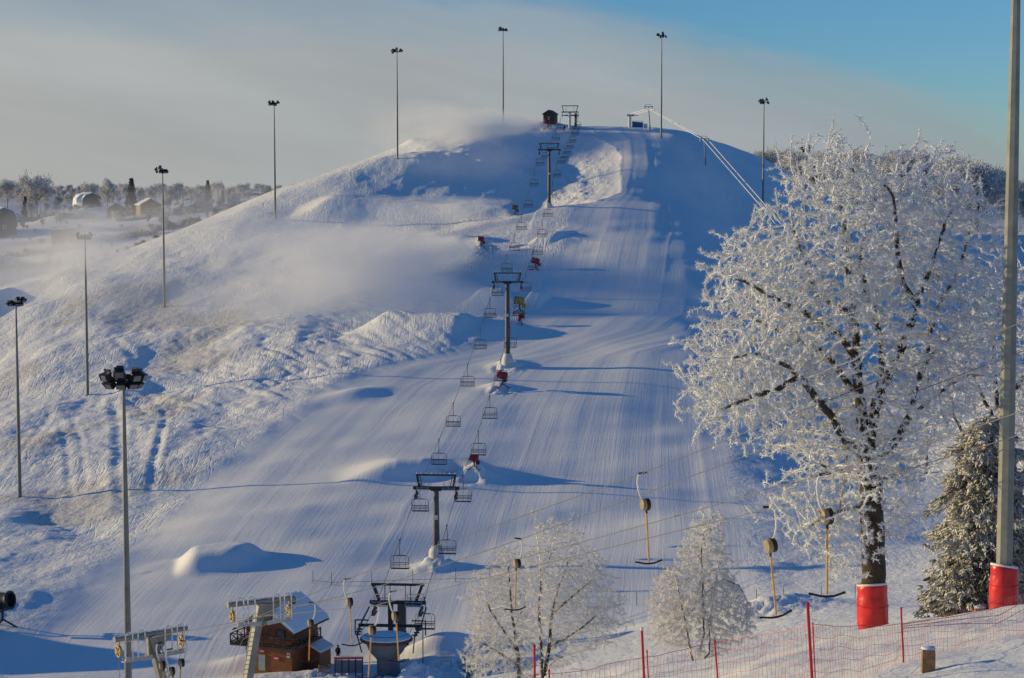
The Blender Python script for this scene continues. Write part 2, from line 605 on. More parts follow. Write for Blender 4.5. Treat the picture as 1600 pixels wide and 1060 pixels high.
def build_ground(mat):
    xs = np.concatenate([grow_axis(-125, -9000, .8, 1.12)[::-1], axis([(-125, -20, .45), (-20, 45, .3), (45, 115, .45)]), grow_axis(115, 9000, .8, 1.12)])
    ys = np.concatenate([grow_axis(20, -1500, .6, 1.15)[::-1], axis([(20, 40, .4), (40, 90, .22), (90, 170, .6), (170, 400, .42), (400, 610, .5), (610, 900, 1.6)]), grow_axis(900, 14000, 2.5, 1.09)])
    X, Y = np.meshgrid(xs, ys)
    x, y = X.ravel(), Y.ravel()
    z = base_z(x, y) + features(x, y) + ground_noise(x, y)
    nx, ny = len(xs), len(ys)
    i = np.arange(nx - 1)[None, :] + (np.arange(ny - 1) * nx)[:, None]
    F = np.stack([i, i + 1, i + 1 + nx, i + nx], -1).reshape(-1, 4)
    o = np_mesh('snow_ground', np.stack([x, y, z], 1), F, mat, smooth=True)
    pm, lane = piste(x, y)
    me = o.data
    a = me.attributes.new('groomed', 'FLOAT', 'POINT')
    a.data.foreach_set('value', pm.astype(np.float32))
    a = me.attributes.new('lane', 'FLOAT', 'POINT')
    a.data.foreach_set('value', lane.astype(np.float32))
    gx = sstep(-30, -62, x + (y - 300) * .0) * sstep(520, 380, y) * sstep(235, 262, y) * (1 - pm)
    gx = np.maximum(gx, 1.0 * sstep(600, 720, y) * sstep(40, -40, x))
    grass = np.clip(gx * (0.55 + 0.9 * fbm(x / 16, y / 12, 3, 81)), 0, 1)
    a = me.attributes.new('grass', 'FLOAT', 'POINT')
    a.data.foreach_set('value', grass.astype(np.float32))
    tag(o, kind='structure')
    return o


def snow_material():
    m, nt, N, L, b = new_mat('snow')
    tc = N.new('ShaderNodeTexCoord')

    def attr(n):
        a = N.new('ShaderNodeAttribute')
        a.attribute_name = n
        return a.outputs['Fac']
    gr, lane, grass = attr('groomed'), attr('lane'), attr('grass')
    sep = N.new('ShaderNodeSeparateXYZ')
    L.new(tc.outputs['Object'], sep.inputs[0])
    cmb = N.new('ShaderNodeCombineXYZ')
    L.new(lane, cmb.inputs[0])
    L.new(math_node(N, L, 'MULTIPLY', sep.outputs['Y'], 0.012), cmb.inputs[1])
    n1 = noise_node(N, L, 3.6, 5, 0.75, vec=cmb.outputs[0])           # corduroy along the fall line
    n2 = noise_node(N, L, 1.1, 7, 0.62, vec=tc.outputs['Object'])     # wind crust and crud
    n3 = noise_node(N, L, 5.5, 4, 0.6, vec=tc.outputs['Object'])
    rough = math_node(N, L, 'SUBTRACT', 1.0, gr)
    h = math_node(N, L, 'ADD', math_node(N, L, 'MULTIPLY', math_node(N, L, 'MULTIPLY', n1.outputs['Fac'], gr), 0.05),
                  math_node(N, L, 'MULTIPLY', math_node(N, L, 'MULTIPLY', n2.outputs['Fac'], rough), math_node(N, L, 'MULTIPLY', math_node(N, L, 'ADD', math_node(N, L, 'MULTIPLY', sep.outputs['Y'], .006), .12, True), .24)))
    h = math_node(N, L, 'ADD', h, math_node(N, L, 'MULTIPLY', n3.outputs['Fac'], 0.016))
    # thin ski tracks: iso-lines of slow noise stretched down the slope, two families crossing
    tr = None
    for rot, sx, sy, amp in ((.35, .55, .07, .065), (-.5, .42, .06, .06), (.05, .9, .10, .04)):
        mp = N.new('ShaderNodeMapping')
        mp.inputs['Rotation'].default_value = (0, 0, rot)
        mp.inputs['Scale'].default_value = (sx, sy, 0)
        L.new(tc.outputs['Object'], mp.inputs['Vector'])
        nn = noise_node(N, L, .55, 2, .5, vec=mp.outputs[0])
        ph = math_node(N, L, 'FRACT', math_node(N, L, 'MULTIPLY', nn.outputs['Fac'], 7.0))
        ln = math_node(N, L, 'ABSOLUTE', math_node(N, L, 'SUBTRACT', ph, .5))
        ln = math_node(N, L, 'SUBTRACT', 1.0, math_node(N, L, 'MULTIPLY', ln, 9.0), True)
        v_ = math_node(N, L, 'MULTIPLY', ln, -amp)
        tr = v_ if tr is None else math_node(N, L, 'ADD', tr, v_)
    keep = math_node(N, L, 'ADD', math_node(N, L, 'MULTIPLY', rough, .75), .07)
    nm = noise_node(N, L, .035, 3, .5, vec=tc.outputs['Object'])
    keep = math_node(N, L, 'MULTIPLY', keep, ramp(N, L, nm.outputs['Fac'], [(.42, .12), (.6, 1.0)]).outputs['Color'])
    keep = math_node(N, L, 'MULTIPLY', keep, math_node(N, L, 'MULTIPLY', math_node(N, L, 'SUBTRACT', sep.outputs['Y'], 185.0), .012, True))
    h = math_node(N, L, 'ADD', h, math_node(N, L, 'MULTIPLY', tr, keep))
    bp = N.new('ShaderNodeBump')
    bp.inputs['Strength'].default_value = 1.0
    bp.inputs['Distance'].default_value = 1.0
    L.new(h, bp.inputs['Height'])
    L.new(bp.outputs['Normal'], b.inputs['Normal'])
    # straw of last summer's grass sticking out of the crust
    n4 = noise_node(N, L, 2.2, 8, 0.8, vec=tc.outputs['Object'])
    g = math_node(N, L, 'ADD', math_node(N, L, 'MULTIPLY', grass, 0.36), n4.outputs['Fac'])
    gf = ramp(N, L, g, [(0.74, 0.0), (0.95, 0.55)])
    c = mixc(N, L, gf.outputs['Color'], (0.84, 0.86, 0.885), (0.36, 0.30, 0.23))
    L.new(c, b.inputs['Base Color'])
    b.inputs['Roughness'].default_value = 0.75
    b.inputs['Specular IOR Level'].default_value = 0.25
    return m


SNOW = snow_material()
build_ground(SNOW)
# ------------------------------------------------------------------ shared materials
M_POLE = simple('galvanised_steel', (0.20, 0.21, 0.20), 0.5, 0.3, 0.15, 1.2, frost_any=0.0, bump=.1)
M_CONC = simple('pole_concrete', (0.26, 0.27, 0.23), 0.75, 0, 0.18, 2.0, bump=.3, bscale=40)
M_DARK = simple('dark_painted_steel', (0.035, 0.04, 0.05), 0.5, 0.2, 0.3, 3, frost=0.12)
M_LAMP = simple('lamp_housing', (0.03, 0.032, 0.036), 0.45, 0.3, 0.3, 3, frost=.05)
M_GLASS = simple('lamp_glass', (0.10, 0.11, 0.13), 0.12, 0, 0.1, 3, spec=.8)
M_TOWER = simple('lift_tower_steel', (0.085, 0.09, 0.095), 0.5, 0.3, 0.3, .8, frost_any=0.02)
M_RIME = simple('rimed_steel', (0.42, 0.43, 0.43), 0.6, 0.1, 0.2, 2, frost=0.25, frost_any=0.12)
M_FROST = simple('rime_white', (0.72, 0.73, 0.74), 0.8, 0, 0.1, 6)
M_FOOT = simple('rimed_concrete_foot', (0.62, 0.61, 0.60), 0.8, 0, 0.15, 1.5, frost=.3, frost_any=.1)
M_ROPE = simple('steel_rope', (0.10, 0.10, 0.11), 0.5, 0.5, 0.2, 4)
M_ROPE_F = simple('rimed_rope', (0.22, 0.22, 0.23), 0.7, 0.1, 0.2, 4, frost_any=.05)
M_CHAIR = simple('chair_steel', (0.07, 0.075, 0.085), 0.5, 0.3, 0.3, 5, frost=.1, frost_any=.03)
M_SEAT = simple('chair_seat', (0.022, 0.024, 0.03), 0.6, 0, 0.3, 5, frost=.12)
M_RED = simple('red_vinyl', (0.58, 0.014, 0.02), 0.36, 0, 0.28, 1.4, bump=.5, bscale=3.5, spec=.5)
M_REDPOST = simple('red_plastic_pole', (0.50, 0.012, 0.03), 0.4, 0, 0.15, 6)
M_REDGUN = simple('red_gun_paint', (0.42, 0.02, 0.025), 0.5, 0, 0.3, 3, frost=.12)
M_YEL = simple('yellow_paint', (0.50, 0.33, 0.05), 0.5, 0, 0.25, 3, frost=.1)
M_BAR = simple('drag_bar_pole', (0.62, 0.36, 0.10), 0.45, 0, 0.2, 6)
M_DRUM = simple('drum_tan', (0.30, 0.24, 0.15), 0.5, 0, 0.2, 6)
M_BLACK = simple('black_rubber', (0.012, 0.012, 0.014), 0.5, 0, 0.3, 6)
M_GOLD = simple('sheave_brass', (0.42, 0.30, 0.14), 0.5, 0.2, 0.3, 6)
M_SNOWCAP = simple('snow_cap', (0.84, 0.86, 0.885), 0.8, 0, 0.03, 2, bump=.3, bscale=6)
M_WOOD = simple('weathered_wood', (0.20, 0.12, 0.07), 0.75, 0, 0.35, 4, frost=.12)
M_NET = simple('red_net_cord', (0.62, 0.13, 0.11), 0.6, 0, 0.2, 5)
M_BLUE = simple('blue_cover', (0.05, 0.11, 0.30), 0.6, 0, 0.2, 1)


# ------------------------------------------------------------------ floodlight masts
def lamp_mesh(parent):
    b = MB()
    b.prism([(-.36, -.24), (.36, -.24), (.30, .24), (-.30, .24)], .50, Matrix.Translation((0, .25, -.25)) @ Matrix.Rotation(PI / 2, 4, 'X'))
    b.box((0, .30, .02), (.5, .14, .38))
    b.box((0, .02, -.33), (.06, .08, .22))
    o = b.build('floodlight', M_LAMP, parent)
    g = MB()
    g.box((0, -.262, -.25), (.60, .02, .40))
    g.build('lamp_glass', M_GLASS, o)
    return o


def make_mast(loc, rz, label, r0=.30, r1=.11, h=30.0, mat=None, n=12):
    t = thing('floodlight_mast', loc, label, 'light mast', 'floodlight masts along the ski run', rz)
    b = MB()
    b.tube([(0, 0, -1.5), (0, 0, h * .35), (0, 0, h * .7), (0, 0, h)], [r0, r0 * .82 + r1 * .18, r0 * .45 + r1 * .55, r1], n, True)
    b.build('pole', mat or M_POLE, t, n > 8)
    b = MB()
    b.lathe([(r0 + .18, -.4), (r0 + .18, .04), (r0 + .02, .10), (r0 + .02, .14)], 12)
    b.build('base_flange', M_DARK, t)
    b = MB()
    for k in range(12):
        a, c = 2 * PI * k / 12, 2 * PI * (k + 1) / 12
        b.bar((1.3 * math.cos(a), 1.0 * math.sin(a), h - .1), (1.3 * math.cos(c), 1.0 * math.sin(c), h - .1), .10, .14)
    for k in range(4):
        a = PI * k / 2 + PI / 4
        b.bar((0, 0, h - .1), (1.27 * math.cos(a), .97 * math.sin(a), h - .1), .08, .10)
    b.tube([(0, 0, h - .3), (0, 0, h + .45)], .16, 8)
    b.build('head_frame', M_DARK, t)
    first = None
    spec = []
    for a in (-168, -136, -90, -44, -12, 60, 120):
        spec.append((a, .42 if a != -90 else .72, 1.55))
    for a in (-158, -128, -88, -50, -22, 90):
        spec.append((a, -.16, 1.4))
    for a, dz, rad in spec:
        a = R(a)
        loc_ = (rad * math.cos(a), rad * .9 * math.sin(a), h + dz)
        if first is None:
            first = lamp_mesh(t)
            o = first
        else:
            o = first.copy()
            COL.objects.link(o)
            o.parent = t
            g = first.children[0].copy()
            COL.objects.link(g)
            g.parent = o
        o.location = loc_
        o.rotation_euler = (R(22 if dz > 0 else 38), 0, a + PI / 2)
    return t


MASTS = [
    (203, 139, 0, 'tall grey floodlight mast whose pole runs down behind the nearer drag lift tower'),
    (31, 289, 20, 'floodlight mast on the hummocky slope at the edge of the photo, leftmost of all masts'),
    (137, 358, 20, 'grey floodlight mast fading into snow mist at its top, above a worn gully'),
    (257, 420, 15, 'floodlight mast on the sunlit flank in front of the misty village houses'),
    (430, 498, 10, 'floodlight mast on the left shoulder of the hill where the plain meets its edge'),
    (621, 540, 0, 'floodlight mast rising from the crest behind drifting snow, left of the tallest mast'),
    (786, 597, 0, 'topmost floodlight mast in the picture, its foot lost in blown snow near the summit hut'),
    (1033, 567, -10, 'floodlight mast at the top of the piste beside the summit drag lift'),
    (1192, 521, -25, 'floodlight mast on the blue shaded slope in front of the right skyline'),
    (1257, 461, -30, 'floodlight mast whose lamp head shows before the far wood just above the frosted oak'),
    (1326, 358, -30, 'floodlight mast standing behind the middle of the frosted oak crown'),
    (1447, 289, -35, 'floodlight mast showing dark between the right limbs of the frosted oak'),
]
mast0 = None
for px, d, rz, lab in MASTS:
    p = on_ground(px, d, -.1)
    rz = R(-rz) if px < 800 else R(-rz)
    if mast0 is None:
        mast0 = make_mast(p, rz, lab)
    else:
        o = dup(mast0, p, rz, lab)
        if d > 250:                                   # the far heads carry fewer lamps
            rl = random.Random(int(px))
            lamps = [c for c in o.children if c.name.startswith('floodlight')]
            for c in rl.sample(lamps, 6):
                for g_ in list(c.children):
                    bpy.data.objects.remove(g_)
                bpy.data.objects.remove(c)
PAD_POLE = P(1567.5, 968, 75)
big = make_mast((PAD_POLE.x, 75, ground(PAD_POLE.x, 75) - .1), 0, 'thick grey green floodlight mast beside the frosted spruce, its foot wrapped in a red pad', .34, .12, 30, M_CONC, 8)


def pad(name, loc, r, h, label, lean=0.0, seed=1):
    """Padded red sleeve, slightly crumpled, strapped round a pole or trunk."""
    rnd = random.Random(seed)
    n, m = 40, 22
    V, F = [], []
    for j in range(m):
        t = j / (m - 1)
        bulge = 1 + .05 * math.sin(t * PI) - (.12 if t < .04 or t > .97 else 0) - .05 * math.exp(-((t - .82) / .05) ** 2)
        for k in range(n):
            a = 2 * PI * k / n
            rr = r * bulge * (1 + .022 * math.sin(3 * a + 5 * t + seed) + .018 * math.sin(7 * a - 9 * t) * math.sin(t * 9 + seed))
            top = .10 * math.sin(a * 1 + seed) * (t > .9)
            V.append((rr * math.cos(a) + lean * t, rr * math.sin(a), t * h + top))
    for j in range(m - 1):
        for k in range(n):
            k2 = (k + 1) % n
            F.append((j * n + k, j * n + k2, (j + 1) * n + k2, (j + 1) * n + k))
    t_ = thing(name, loc, label, 'safety pad', 'red safety pads')
    b = MB()
    b.add(V, F)
    b.build('sleeve', M_RED, t_, True)
    b = MB()
    ring = []
    for k in range(n):
        a = 2 * PI * k / n
        ring.append((a, h + .10 * math.sin(a + seed)))
    b.tube([((r * .93) * math.cos(a) + lean, (r * .93) * math.sin(a), z - .02) for a, z in ring + ring[:1]], .05, 6, False)
    b.build('frosted_rim', M_FROST, t_, True)
    for zz in (.28, .62):
        b = MB()
        b.tube([((r * 1.065) * math.cos(2 * PI * k / n) + lean * zz, (r * 1.065) * math.sin(2 * PI * k / n), h * zz) for k in range(n + 1)], .018, 5, False)
        b.build('strap', M_RED, t_, True)
    return t_


pad('safety_pad', (PAD_POLE.x, 75, ground(PAD_POLE.x, 75) + .05), .54, 2.02, 'red padded sleeve around the foot of the tall grey mast', 0, 4)

# ------------------------------------------------------------------ chair lift
KL = .0757
A_L, A_R, A_C = -29.3, -24.4, -26.85
RN = [(196, -44.0), (232, -37.3), (344, -17.5), (477, 8.9), (590, 22.6)]


def rope_z(d):
    if d <= RN[0][0]:
        return RN[0][1] + (d - RN[0][0]) * .02
    for (d0, z0), (d1, z1) in zip(RN, RN[1:]):
        if d <= d1:
            t = (d - d0) / (d1 - d0)
            return z0 + (z1 - z0) * t - 4 * t * (1 - t) * (d1 - d0) ** 2 * .00011
    return RN[-1][1]


def line_x(a, d):
    return a + KL * d


rot_line = math.atan(KL)
# haul rope: one closed loop round both bullwheels
pts = []
for d in np.concatenate([np.linspace(188, 232, 6), np.linspace(232, 344, 14)[1:], np.linspace(344, 477, 16)[1:], np.linspace(477, 596, 12)[1:]]):
    pts.append((line_x(A_L, d), d, rope_z(d)))
for k in range(1, 8):
    a = PI - PI * k / 8
    pts.append((line_x(A_C, 596) + 2.45 * math.cos(a), 596 + 2.45 * math.sin(a), rope_z(596)))
for d in np.concatenate([np.linspace(596, 477, 12), np.linspace(477, 344, 16)[1:], np.linspace(344, 232, 14)[1:], np.linspace(232, 188, 6)[1:]]):
    pts.append((line_x(A_R, d), d, rope_z(d)))
for k in range(1, 9):
    a = -PI * k / 8
    pts.append((line_x(A_C, 188) + 2.45 * math.cos(a), 188 + 2.45 * math.sin(a), rope_z(188)))
b = MB()
b.tube(pts, .032, 4, True)
tag(b.build('haul_rope', M_ROPE, None, True), 'dark steel haul rope looping up the hill with the chairs on it', 'cable')


def sheave(parent, x, z):
    b = MB()
    b.bar((x, -1.5, z - .12), (x, 1.5, z - .12), .10, .22)
    for i in range(6):
        y = -1.25 + i * .5
        b.tube([(x - .10, y, z), (x + .10, y, z)], .20, 10)
    b.bar((x, 0, z), (x, 0, z + .75), .14, .3)
    b.box((x, 0, z - .38), (.35, 2.3, .06))
    return b.build('sheave_assembly', M_DARK, parent)


def lift_tower(d, label, foot=1.3, r=.42):
    x = line_x(A_C, d)
    zg = ground(x, d, False)
    zs = rope_z(d)
    H = zs - zg                                   # height of the rope above the ground
    t = thing('chairlift_tower', (x, d, zg), label, 'lift tower', 'chairlift towers', -rot_line)
    b = MB()
    b.tube([(0, 0, -.5), (0, 0, H * .5), (0, 0, H + .55)], [r, r * .86, r * .7], 14)
    b.build('pole', M_TOWER, t, True)
    b = MB()
    b.lathe([(r + .55, -1.0), (r + .5, foot * .35), (r + .16, foot), (r + .02, foot + .05)], 14)
    b.build('concrete_foot', M_FOOT, t, True)
    b = MB()
    b.box((0, 0, H + .72), (5.7, .34, .40))
    b.box((0, 0, H + .46), (1.3, .5, .14))
    b.build('crossarm', M_DARK, t)
    b = MB()
    b.box((0, 0, H + 2.35), (5.0, .20, .22))
    for s in (-1, 1):
        b.bar((s * 2.1, 0, H + .9), (s * 2.45 - s * .1, 0, H + 2.3), .26, .26)
        b.bar((s * 1.75, 0, H + .9), (s * 2.0, 0, H + 2.3), .10, .10)
    b.build('lifting_frame', M_DARK, t)
    for s in (-1, 1):
        sheave(t, s * 2.45, H - .14)
    b = MB()
    for s in (-1, 1):                            # catwalk rails
        for yy in (-.8, .8):
            b.bar((s * .9, yy, H + .85), (s * 2.3, yy, H + .85), .04)
            b.bar((s * .9, yy, H + 1.5), (s * 2.3, yy, H + 1.5), .04)
            for xx in (.9, 1.6, 2.3):
                b.bar((s * xx, yy, H + .6), (s * xx, yy, H + 1.5), .04)
        b.box((s * 1.6, 0, H + .58), (1.5, 1.6, .05))
    b.build('catwalk', M_RIME, t)
    b = MB()
    for s in (-.2, .2):
        b.bar((s, r + .16, foot), (s, r + .08, H + .5), .05)
    for i in range(int((H - foot) / .45)):
        z = foot + .3 + i * .45
        b.bar((-.2, r + .14, z), (.2, r + .14, z), .035)
    b.build('ladder', M_RIME, t)
    b = MB()
    rnd = random.Random(int(d))
    b.bar((-2.4, 0, H + 2.47), (2.4, 0, H + 2.47), .16, .05)
    for i in range(9):                           # rime knobs along the top beam
        b.lathe([(.02, 0), (.14, .03), (.12, .12), (.03, .18)], 7, Matrix.Translation((-2.3 + i * .575 + rnd.uniform(-.1, .1), rnd.uniform(-.05, .05), H + 2.45)))
    b.build('snow_cap', M_FROST, t, True)
    b = MB()
    b.box((0, -r * .92, H * .62), (.42, .05, .55))
    b.build('number_plate', M_FROST, t)
    return t


lift_tower(232, 'lowest dark chairlift tower with a pale rimed lower pole, above the bottom station', 1.0, .44)
lift_tower(344, 'dark grey chairlift tower on a white foot halfway up the piste edge', 1.6, .50)
lift_tower(477, 'slim far chairlift tower in front of the bright snow bank near the summit', 1.2, .44)


# --- chairs
def make_chair():
    t = thing('lift_chair', (0, 0, 0), '', 'chair', 'chairs hanging on the haul rope')
    b = MB()
    b.box((0, 0, .03), (.14, .42, .16))
    b.tube([(0, 0, .05), (0, .05, -.35), (0, .30, -.75), (0, .32, -1.2), (0, .30, -1.75)], .045, 6)
    b.build('hanger', M_CHAIR, t, True)
    b = MB()
    for yy in (.30,):
        b.tube([(-1.0, -.25, -3.38), (-1.06, .0, -3.2), (-1.06, .28, -2.6), (-1.03, .30, -2.0), (-.9, .30, -1.82), (-.6, .30, -1.75), (.6, .30, -1.75), (.9, .30, -1.82), (1.03, .30, -2.0), (1.06, .28, -2.6), (1.06, .0, -3.2), (1.0, -.25, -3.38)], .038, 6)
    b.bar((-.5, .30, -1.75), (.5, .30, -1.75), .10, .10)
    b.build('frame', M_CHAIR, t, True)
    b = MB()
    b.box((0, 0, -3.30), (2.06, .50, .09))
    b.build('seat', M_SEAT, t)
    b = MB()
    for i in range(3):
        b.box((0, .30, -2.98 + i * .2), (2.04, .03, .07))
    for xx in (-.68, 0, .68):
        b.bar((xx, .33, -3.25), (xx, .33, -2.0), .035)
    b.build('backrest', M_CHAIR, t)
    b = MB()
    b.tube([(-1.02, .25, -2.35), (-.98, -.30, -2.72), (.98, -.30, -2.72), (1.02, .25, -2.35)], .028, 6)
    b.build('safety_bar', M_CHAIR, t, True)
    return t


chair0 = None


def chair(d, up, label):
    global chair0
    a = A_L if up else A_R
    p = Vector((line_x(a, d), d, rope_z(d)))
    rz = -rot_line + (PI if up else 0)
    if chair0 is None:
        chair0 = make_chair()
        chair0.location = p
        chair0.rotation_euler = (0, 0, rz)
        chair0['label'] = label
        return chair0
    return dup(chair0, p, rz, label)


UP = [(217, 'lift chair just above the bottom station, on the uphill side left of the lowest tower'),
      (236, 'lift chair passing under the sheaves of the lowest tower on the uphill side'),
      (256.6, 'first uphill lift chair above the lowest tower, over the snow kicker'),
      (275, 'second uphill lift chair above the lowest tower'),
      (296, 'third uphill lift chair above the lowest tower, level with the half buried red snow gun'),
      (317, 'pale uphill lift chair between the buried red gun and the middle tower foot'),
      (336, 'uphill lift chair beside the pole of the middle tower'),
      (352, 'uphill lift chair hanging right under the crossarm of the middle tower'),
      (374, 'uphill lift chair just above the middle tower, before the blue mound shadow'),
      (394, 'uphill lift chair in front of the shaded mound beside the red fan gun'),
      (414, 'uphill lift chair above the red fan gun'),
      (436, 'uphill lift chair below the terrace edge and the upper tower'),
      (457, 'uphill lift chair level with the foot of the upper tower'),
      (480, 'uphill lift chair at the head of the upper tower'),
      (505, 'uphill lift chair in the shaded gully above the upper tower'),
      (530, 'uphill lift chair on the shaded side of the summit gully'),
      (556, 'uphill lift chair just under the summit rim'),
      (580, 'last uphill lift chair beside the summit hut')]
DOWN = [(200, 'downhill lift chair beside the portal frame of the bottom station'),
        (221.5, 'downhill lift chair beside the rimed pole of the lowest tower'),
        (240, 'downhill lift chair at the right end of the lowest tower crossarm'),
        (261, 'first downhill lift chair above the cone mound with the buried gun'),
        (279, 'dark downhill lift chair seat crossing a thin mast shadow'),
        (299, 'downhill lift chair right above the half buried red snow gun'),
        (318, 'downhill lift chair before the foot of the middle tower'),
        (337, 'downhill lift chair over the yellow snow gun'),
        (356, 'downhill lift chair at the right end of the middle tower crossarm'),
        (376, 'faint downhill lift chair just above the middle tower'),
        (390, 'downhill lift chair beside the red covered gun on the piste'),
        (407, 'downhill lift chair above the red covered gun on the piste'),
        (427, 'downhill lift chair over the edge of the blue terrace shade'),
        (446, 'downhill lift chair before the bright rim under the upper tower'),
        (466, 'downhill lift chair crossing the foot of the upper tower pole'),
        (487, 'lowest of the dark chairs seen against the bright snow bank'),
        (503, 'second dark chair from below against the bright snow bank'),
        (519, 'third dark chair from below against the bright snow bank'),
        (535, 'fourth dark chair from below against the bright snow bank'),
        (551, 'topmost dark chair seen against the bright snow bank'),
        (568, 'downhill lift chair just under the summit station posts'),
        (578, 'lower of the two chairs standing out against the sky by the summit station'),
        (588, 'upper of the two chairs standing out against the sky by the summit station')]
for d, lab in UP:
    chair(d, True, lab)
for d, lab in DOWN:
    chair(d, False, lab)


# --- stations
def bottom_station():
    d = 197.0
    x = line_x(A_C, d)
    zg = ground(x, d, False)
    H = rope_z(d) - zg
    t = thing('lift_station', (x, d, zg), 'dark steel bottom station of the chairlift with a snow topped bullwheel', 'lift station', None, -rot_line)
    b = MB()
    b.box((0, 0, H + .72), (5.9, .34, .36))
    b.box((0, 0, H + 2.6), (5.6, .22, .24))
    for s in (-1, 1):
        b.bar((s * 1.95, 0, H + .9), (s * 2.55, 0, H + 2.5), .34, .3)
        b.bar((s * .8, 0, H + .9), (s * .8, 0, H + 2.5), .07)
        b.bar((s * 1.35, 0, H + .9), (s * 1.35, 0, H + 2.5), .09)
    b.build('portal_frame', M_DARK, t)
    for i, (xx, w) in enumerate(((-.75, .5), (.42, .85))):
        b = MB()
        b.bar((xx, 0, -.6), (xx, 0, H + .6), w, .7)
        b.box((xx, 0, H * .5), (w + .1, .8, .12))
        b.build('pillar', M_DARK if i == 0 else M_TOWER, t)
    for s in (-1, 1):
        sheave(t, s * 2.45, H - .1)
    b = MB()
    for s in (-1, 1):
        b.box((s * 1.7, 0, H + .45), (1.6, 1.8, .06))
        for yy in (-.9, .9):
            for zz in (.9, 1.4):
                b.bar((s * .9, yy, H + zz), (s * 2.6, yy, H + zz), .045)
            for xx in (.9, 1.7, 2.6):
                b.bar((s * xx, yy, H + .45), (s * xx, yy, H + 1.4), .045)
    b.build('catwalk', M_RIME, t)
    # drive: a round concrete head on a column carrying the horizontal bullwheel, nearer the camera
    y0 = -8.5
    b = MB()
    b.lathe([(.98, -1.2), (.98, 1.7), (1.75, 2.6), (2.05, 3.4), (2.05, 3.6)], 28, Matrix.Translation((0, y0, 0)))
    b.box((.95, y0 + .1, 1.0), (.5, 1.6, 3.4))
    b.build('drive_pedestal', M_CONCRETE_GREY, t, True)
    b = MB()
    b.lathe([(2.2, 3.62), (2.62, 3.64), (2.66, 3.78), (2.60, 3.92), (2.2, 3.94)], 36, Matrix.Translation((0, y0, 0)))
    b.build('bullwheel', M_RUST, t, True)
    b = MB()
    b.lathe([(2.5, 3.93), (2.42, 4.06), (1.7, 4.16), (.6, 4.2), (.02, 4.2)], 36, Matrix.Translation((0, y0, 0)))
    b.build('snow_cap', M_SNOWCAP, t, True)
    b = MB()
    z = 4.45
    b.bar((-3.3, y0 + 2.9, z), (3.3, y0 + 2.9, z), .16, .3)
    for s in (-1, 1):
        b.bar((s * 3.1, y0 + 2.9, z), (s * 2.9, y0 - .4, z - .25), .16, .22)
        b.bar((s * 3.1, y0 + 2.9, z), (s * 3.0, y0 + 8.4, H + .2), .12, .16)
        b.bar((s * 3.6, y0 + 2.8, z - .9), (s * 3.6, y0 + 2.8, z + .55), .12)
        b.bar((s * 3.6, y0 + 2.8, z + .55), (s * 2.2, y0 + 2.8, z + .55), .12)
        b.bar((s * 2.9, y0 - .4, z - .25), (s * 2.6, y0 + .6, 2.2), .1)
        for k in range(3):
            b.box((s * (3.0 - .06 * k), y0 + 1.8 - k * .9, z - .16 - k * .05), (.55, .18, .12))
    b.box((1.3, y0 + 3.6, 2.6), (1.0, 1.0, .5))
    b.build('guide_frame', M_DARK, t)
    return t


M_CONCRETE_GREY = simple('concrete_grey', (0.19, 0.20, 0.22), 0.8, 0, 0.15, 1.2, bump=.2)  # grey darkened, the lodge's shade put into the colour
M_RUST = simple('primer_red', (0.14, 0.05, 0.04), 0.6, 0, 0.3, 3)
bottom_station()


def top_station():
    d = 591.0
    x = line_x(A_C, d)
    zg = ground(x, d, False)
    H = rope_z(d) - zg
    t = thing('lift_station', (x, d, zg), 'summit station of the chairlift, two posts with a portal frame against the sky', 'lift station', None, -rot_line)
    for i, (xx, yy, w) in enumerate(((-.1, -1.5, .75), (1.5, 4.0, .8))):
        b = MB()
        b.tube([(xx, yy, -.8), (xx, yy, H + .7)], w * .5, 12)
        b.build('post', M_FOOT if i == 0 else M_TOWER, t, True)
    b = MB()
    b.box((0, -1.5, H + .8), (5.2, .34, .34))
    b.box((0, -1.5, H + 2.7), (5.2, .24, .24))
    for s in (-1, 1):
        b.bar((s * 1.9, -1.5, H + .9), (s * 2.45, -1.5, H + 2.6), .2)
        b.bar((s * 1.2, -1.5, H + .9), (s * 1.2, -1.5, H + 2.6), .08)
    b.build('portal_frame', M_DARK, t)
    for s in (-1, 1):
        o = sheave(t, s * 2.45, H - .1)
    b = MB()
    b.lathe([(1.9, 0), (2.4, .02), (2.4, .26), (1.9, .28)], 24, Matrix.Translation((0, 5, H - .1)))
    b.build('bullwheel', M_RUST, t, True)
    return t


top_station()


# ------------------------------------------------------------------ drag lifts
def drag_rope(name, pts, r, label):
    b = MB()
    b.tube(pts, r, 4, True)
    tag(b.build(name, M_ROPE_F, None, True), label, 'cable', 'drag lift ropes')


def dA(px, a=75.8):
    return a / ((px - 800) / FPX + .781)


def dB(px, a=56.2):
    return a / ((px - 800) / FPX + .546)


ropeA = [P(px, py, dA(px)) for px, py in ((287, 1003), (400, 965), (540, 906), (700, 846), (813, 808), (1000, 741), (1148, 683), (1350, 604), (1567, 516), (1800, 418))]
ropeA2 = [P(px, py, dA(px, 78 if px > 400 else 74)) for px, py in ((184, 1006), (400, 966), (600, 914), (813, 843), (940, 796), (1097, 738), (1340, 647), (1567, 561), (1800, 470))]
ropeB = [P(px, py, dB(px)) for px, py in ((456, 948), (490, 943), (611, 926), (730, 896), (940, 839), (1110, 792), (1283, 743), (1430, 700), (1567, 653), (1800, 570))]
ropeC = [P(px, py, dB(px, 52.4 + (px - 365) * .006)) for px, py in ((368, 967), (480, 957), (586, 946), (700, 918), (940, 859), (1206, 794), (1400, 739), (1567, 688), (1800, 612))]
downA = [P(250, 1060, 140), P(200, 1200, 165)]
downB = [P(400, 1000, 142), P(330, 1150, 165)]
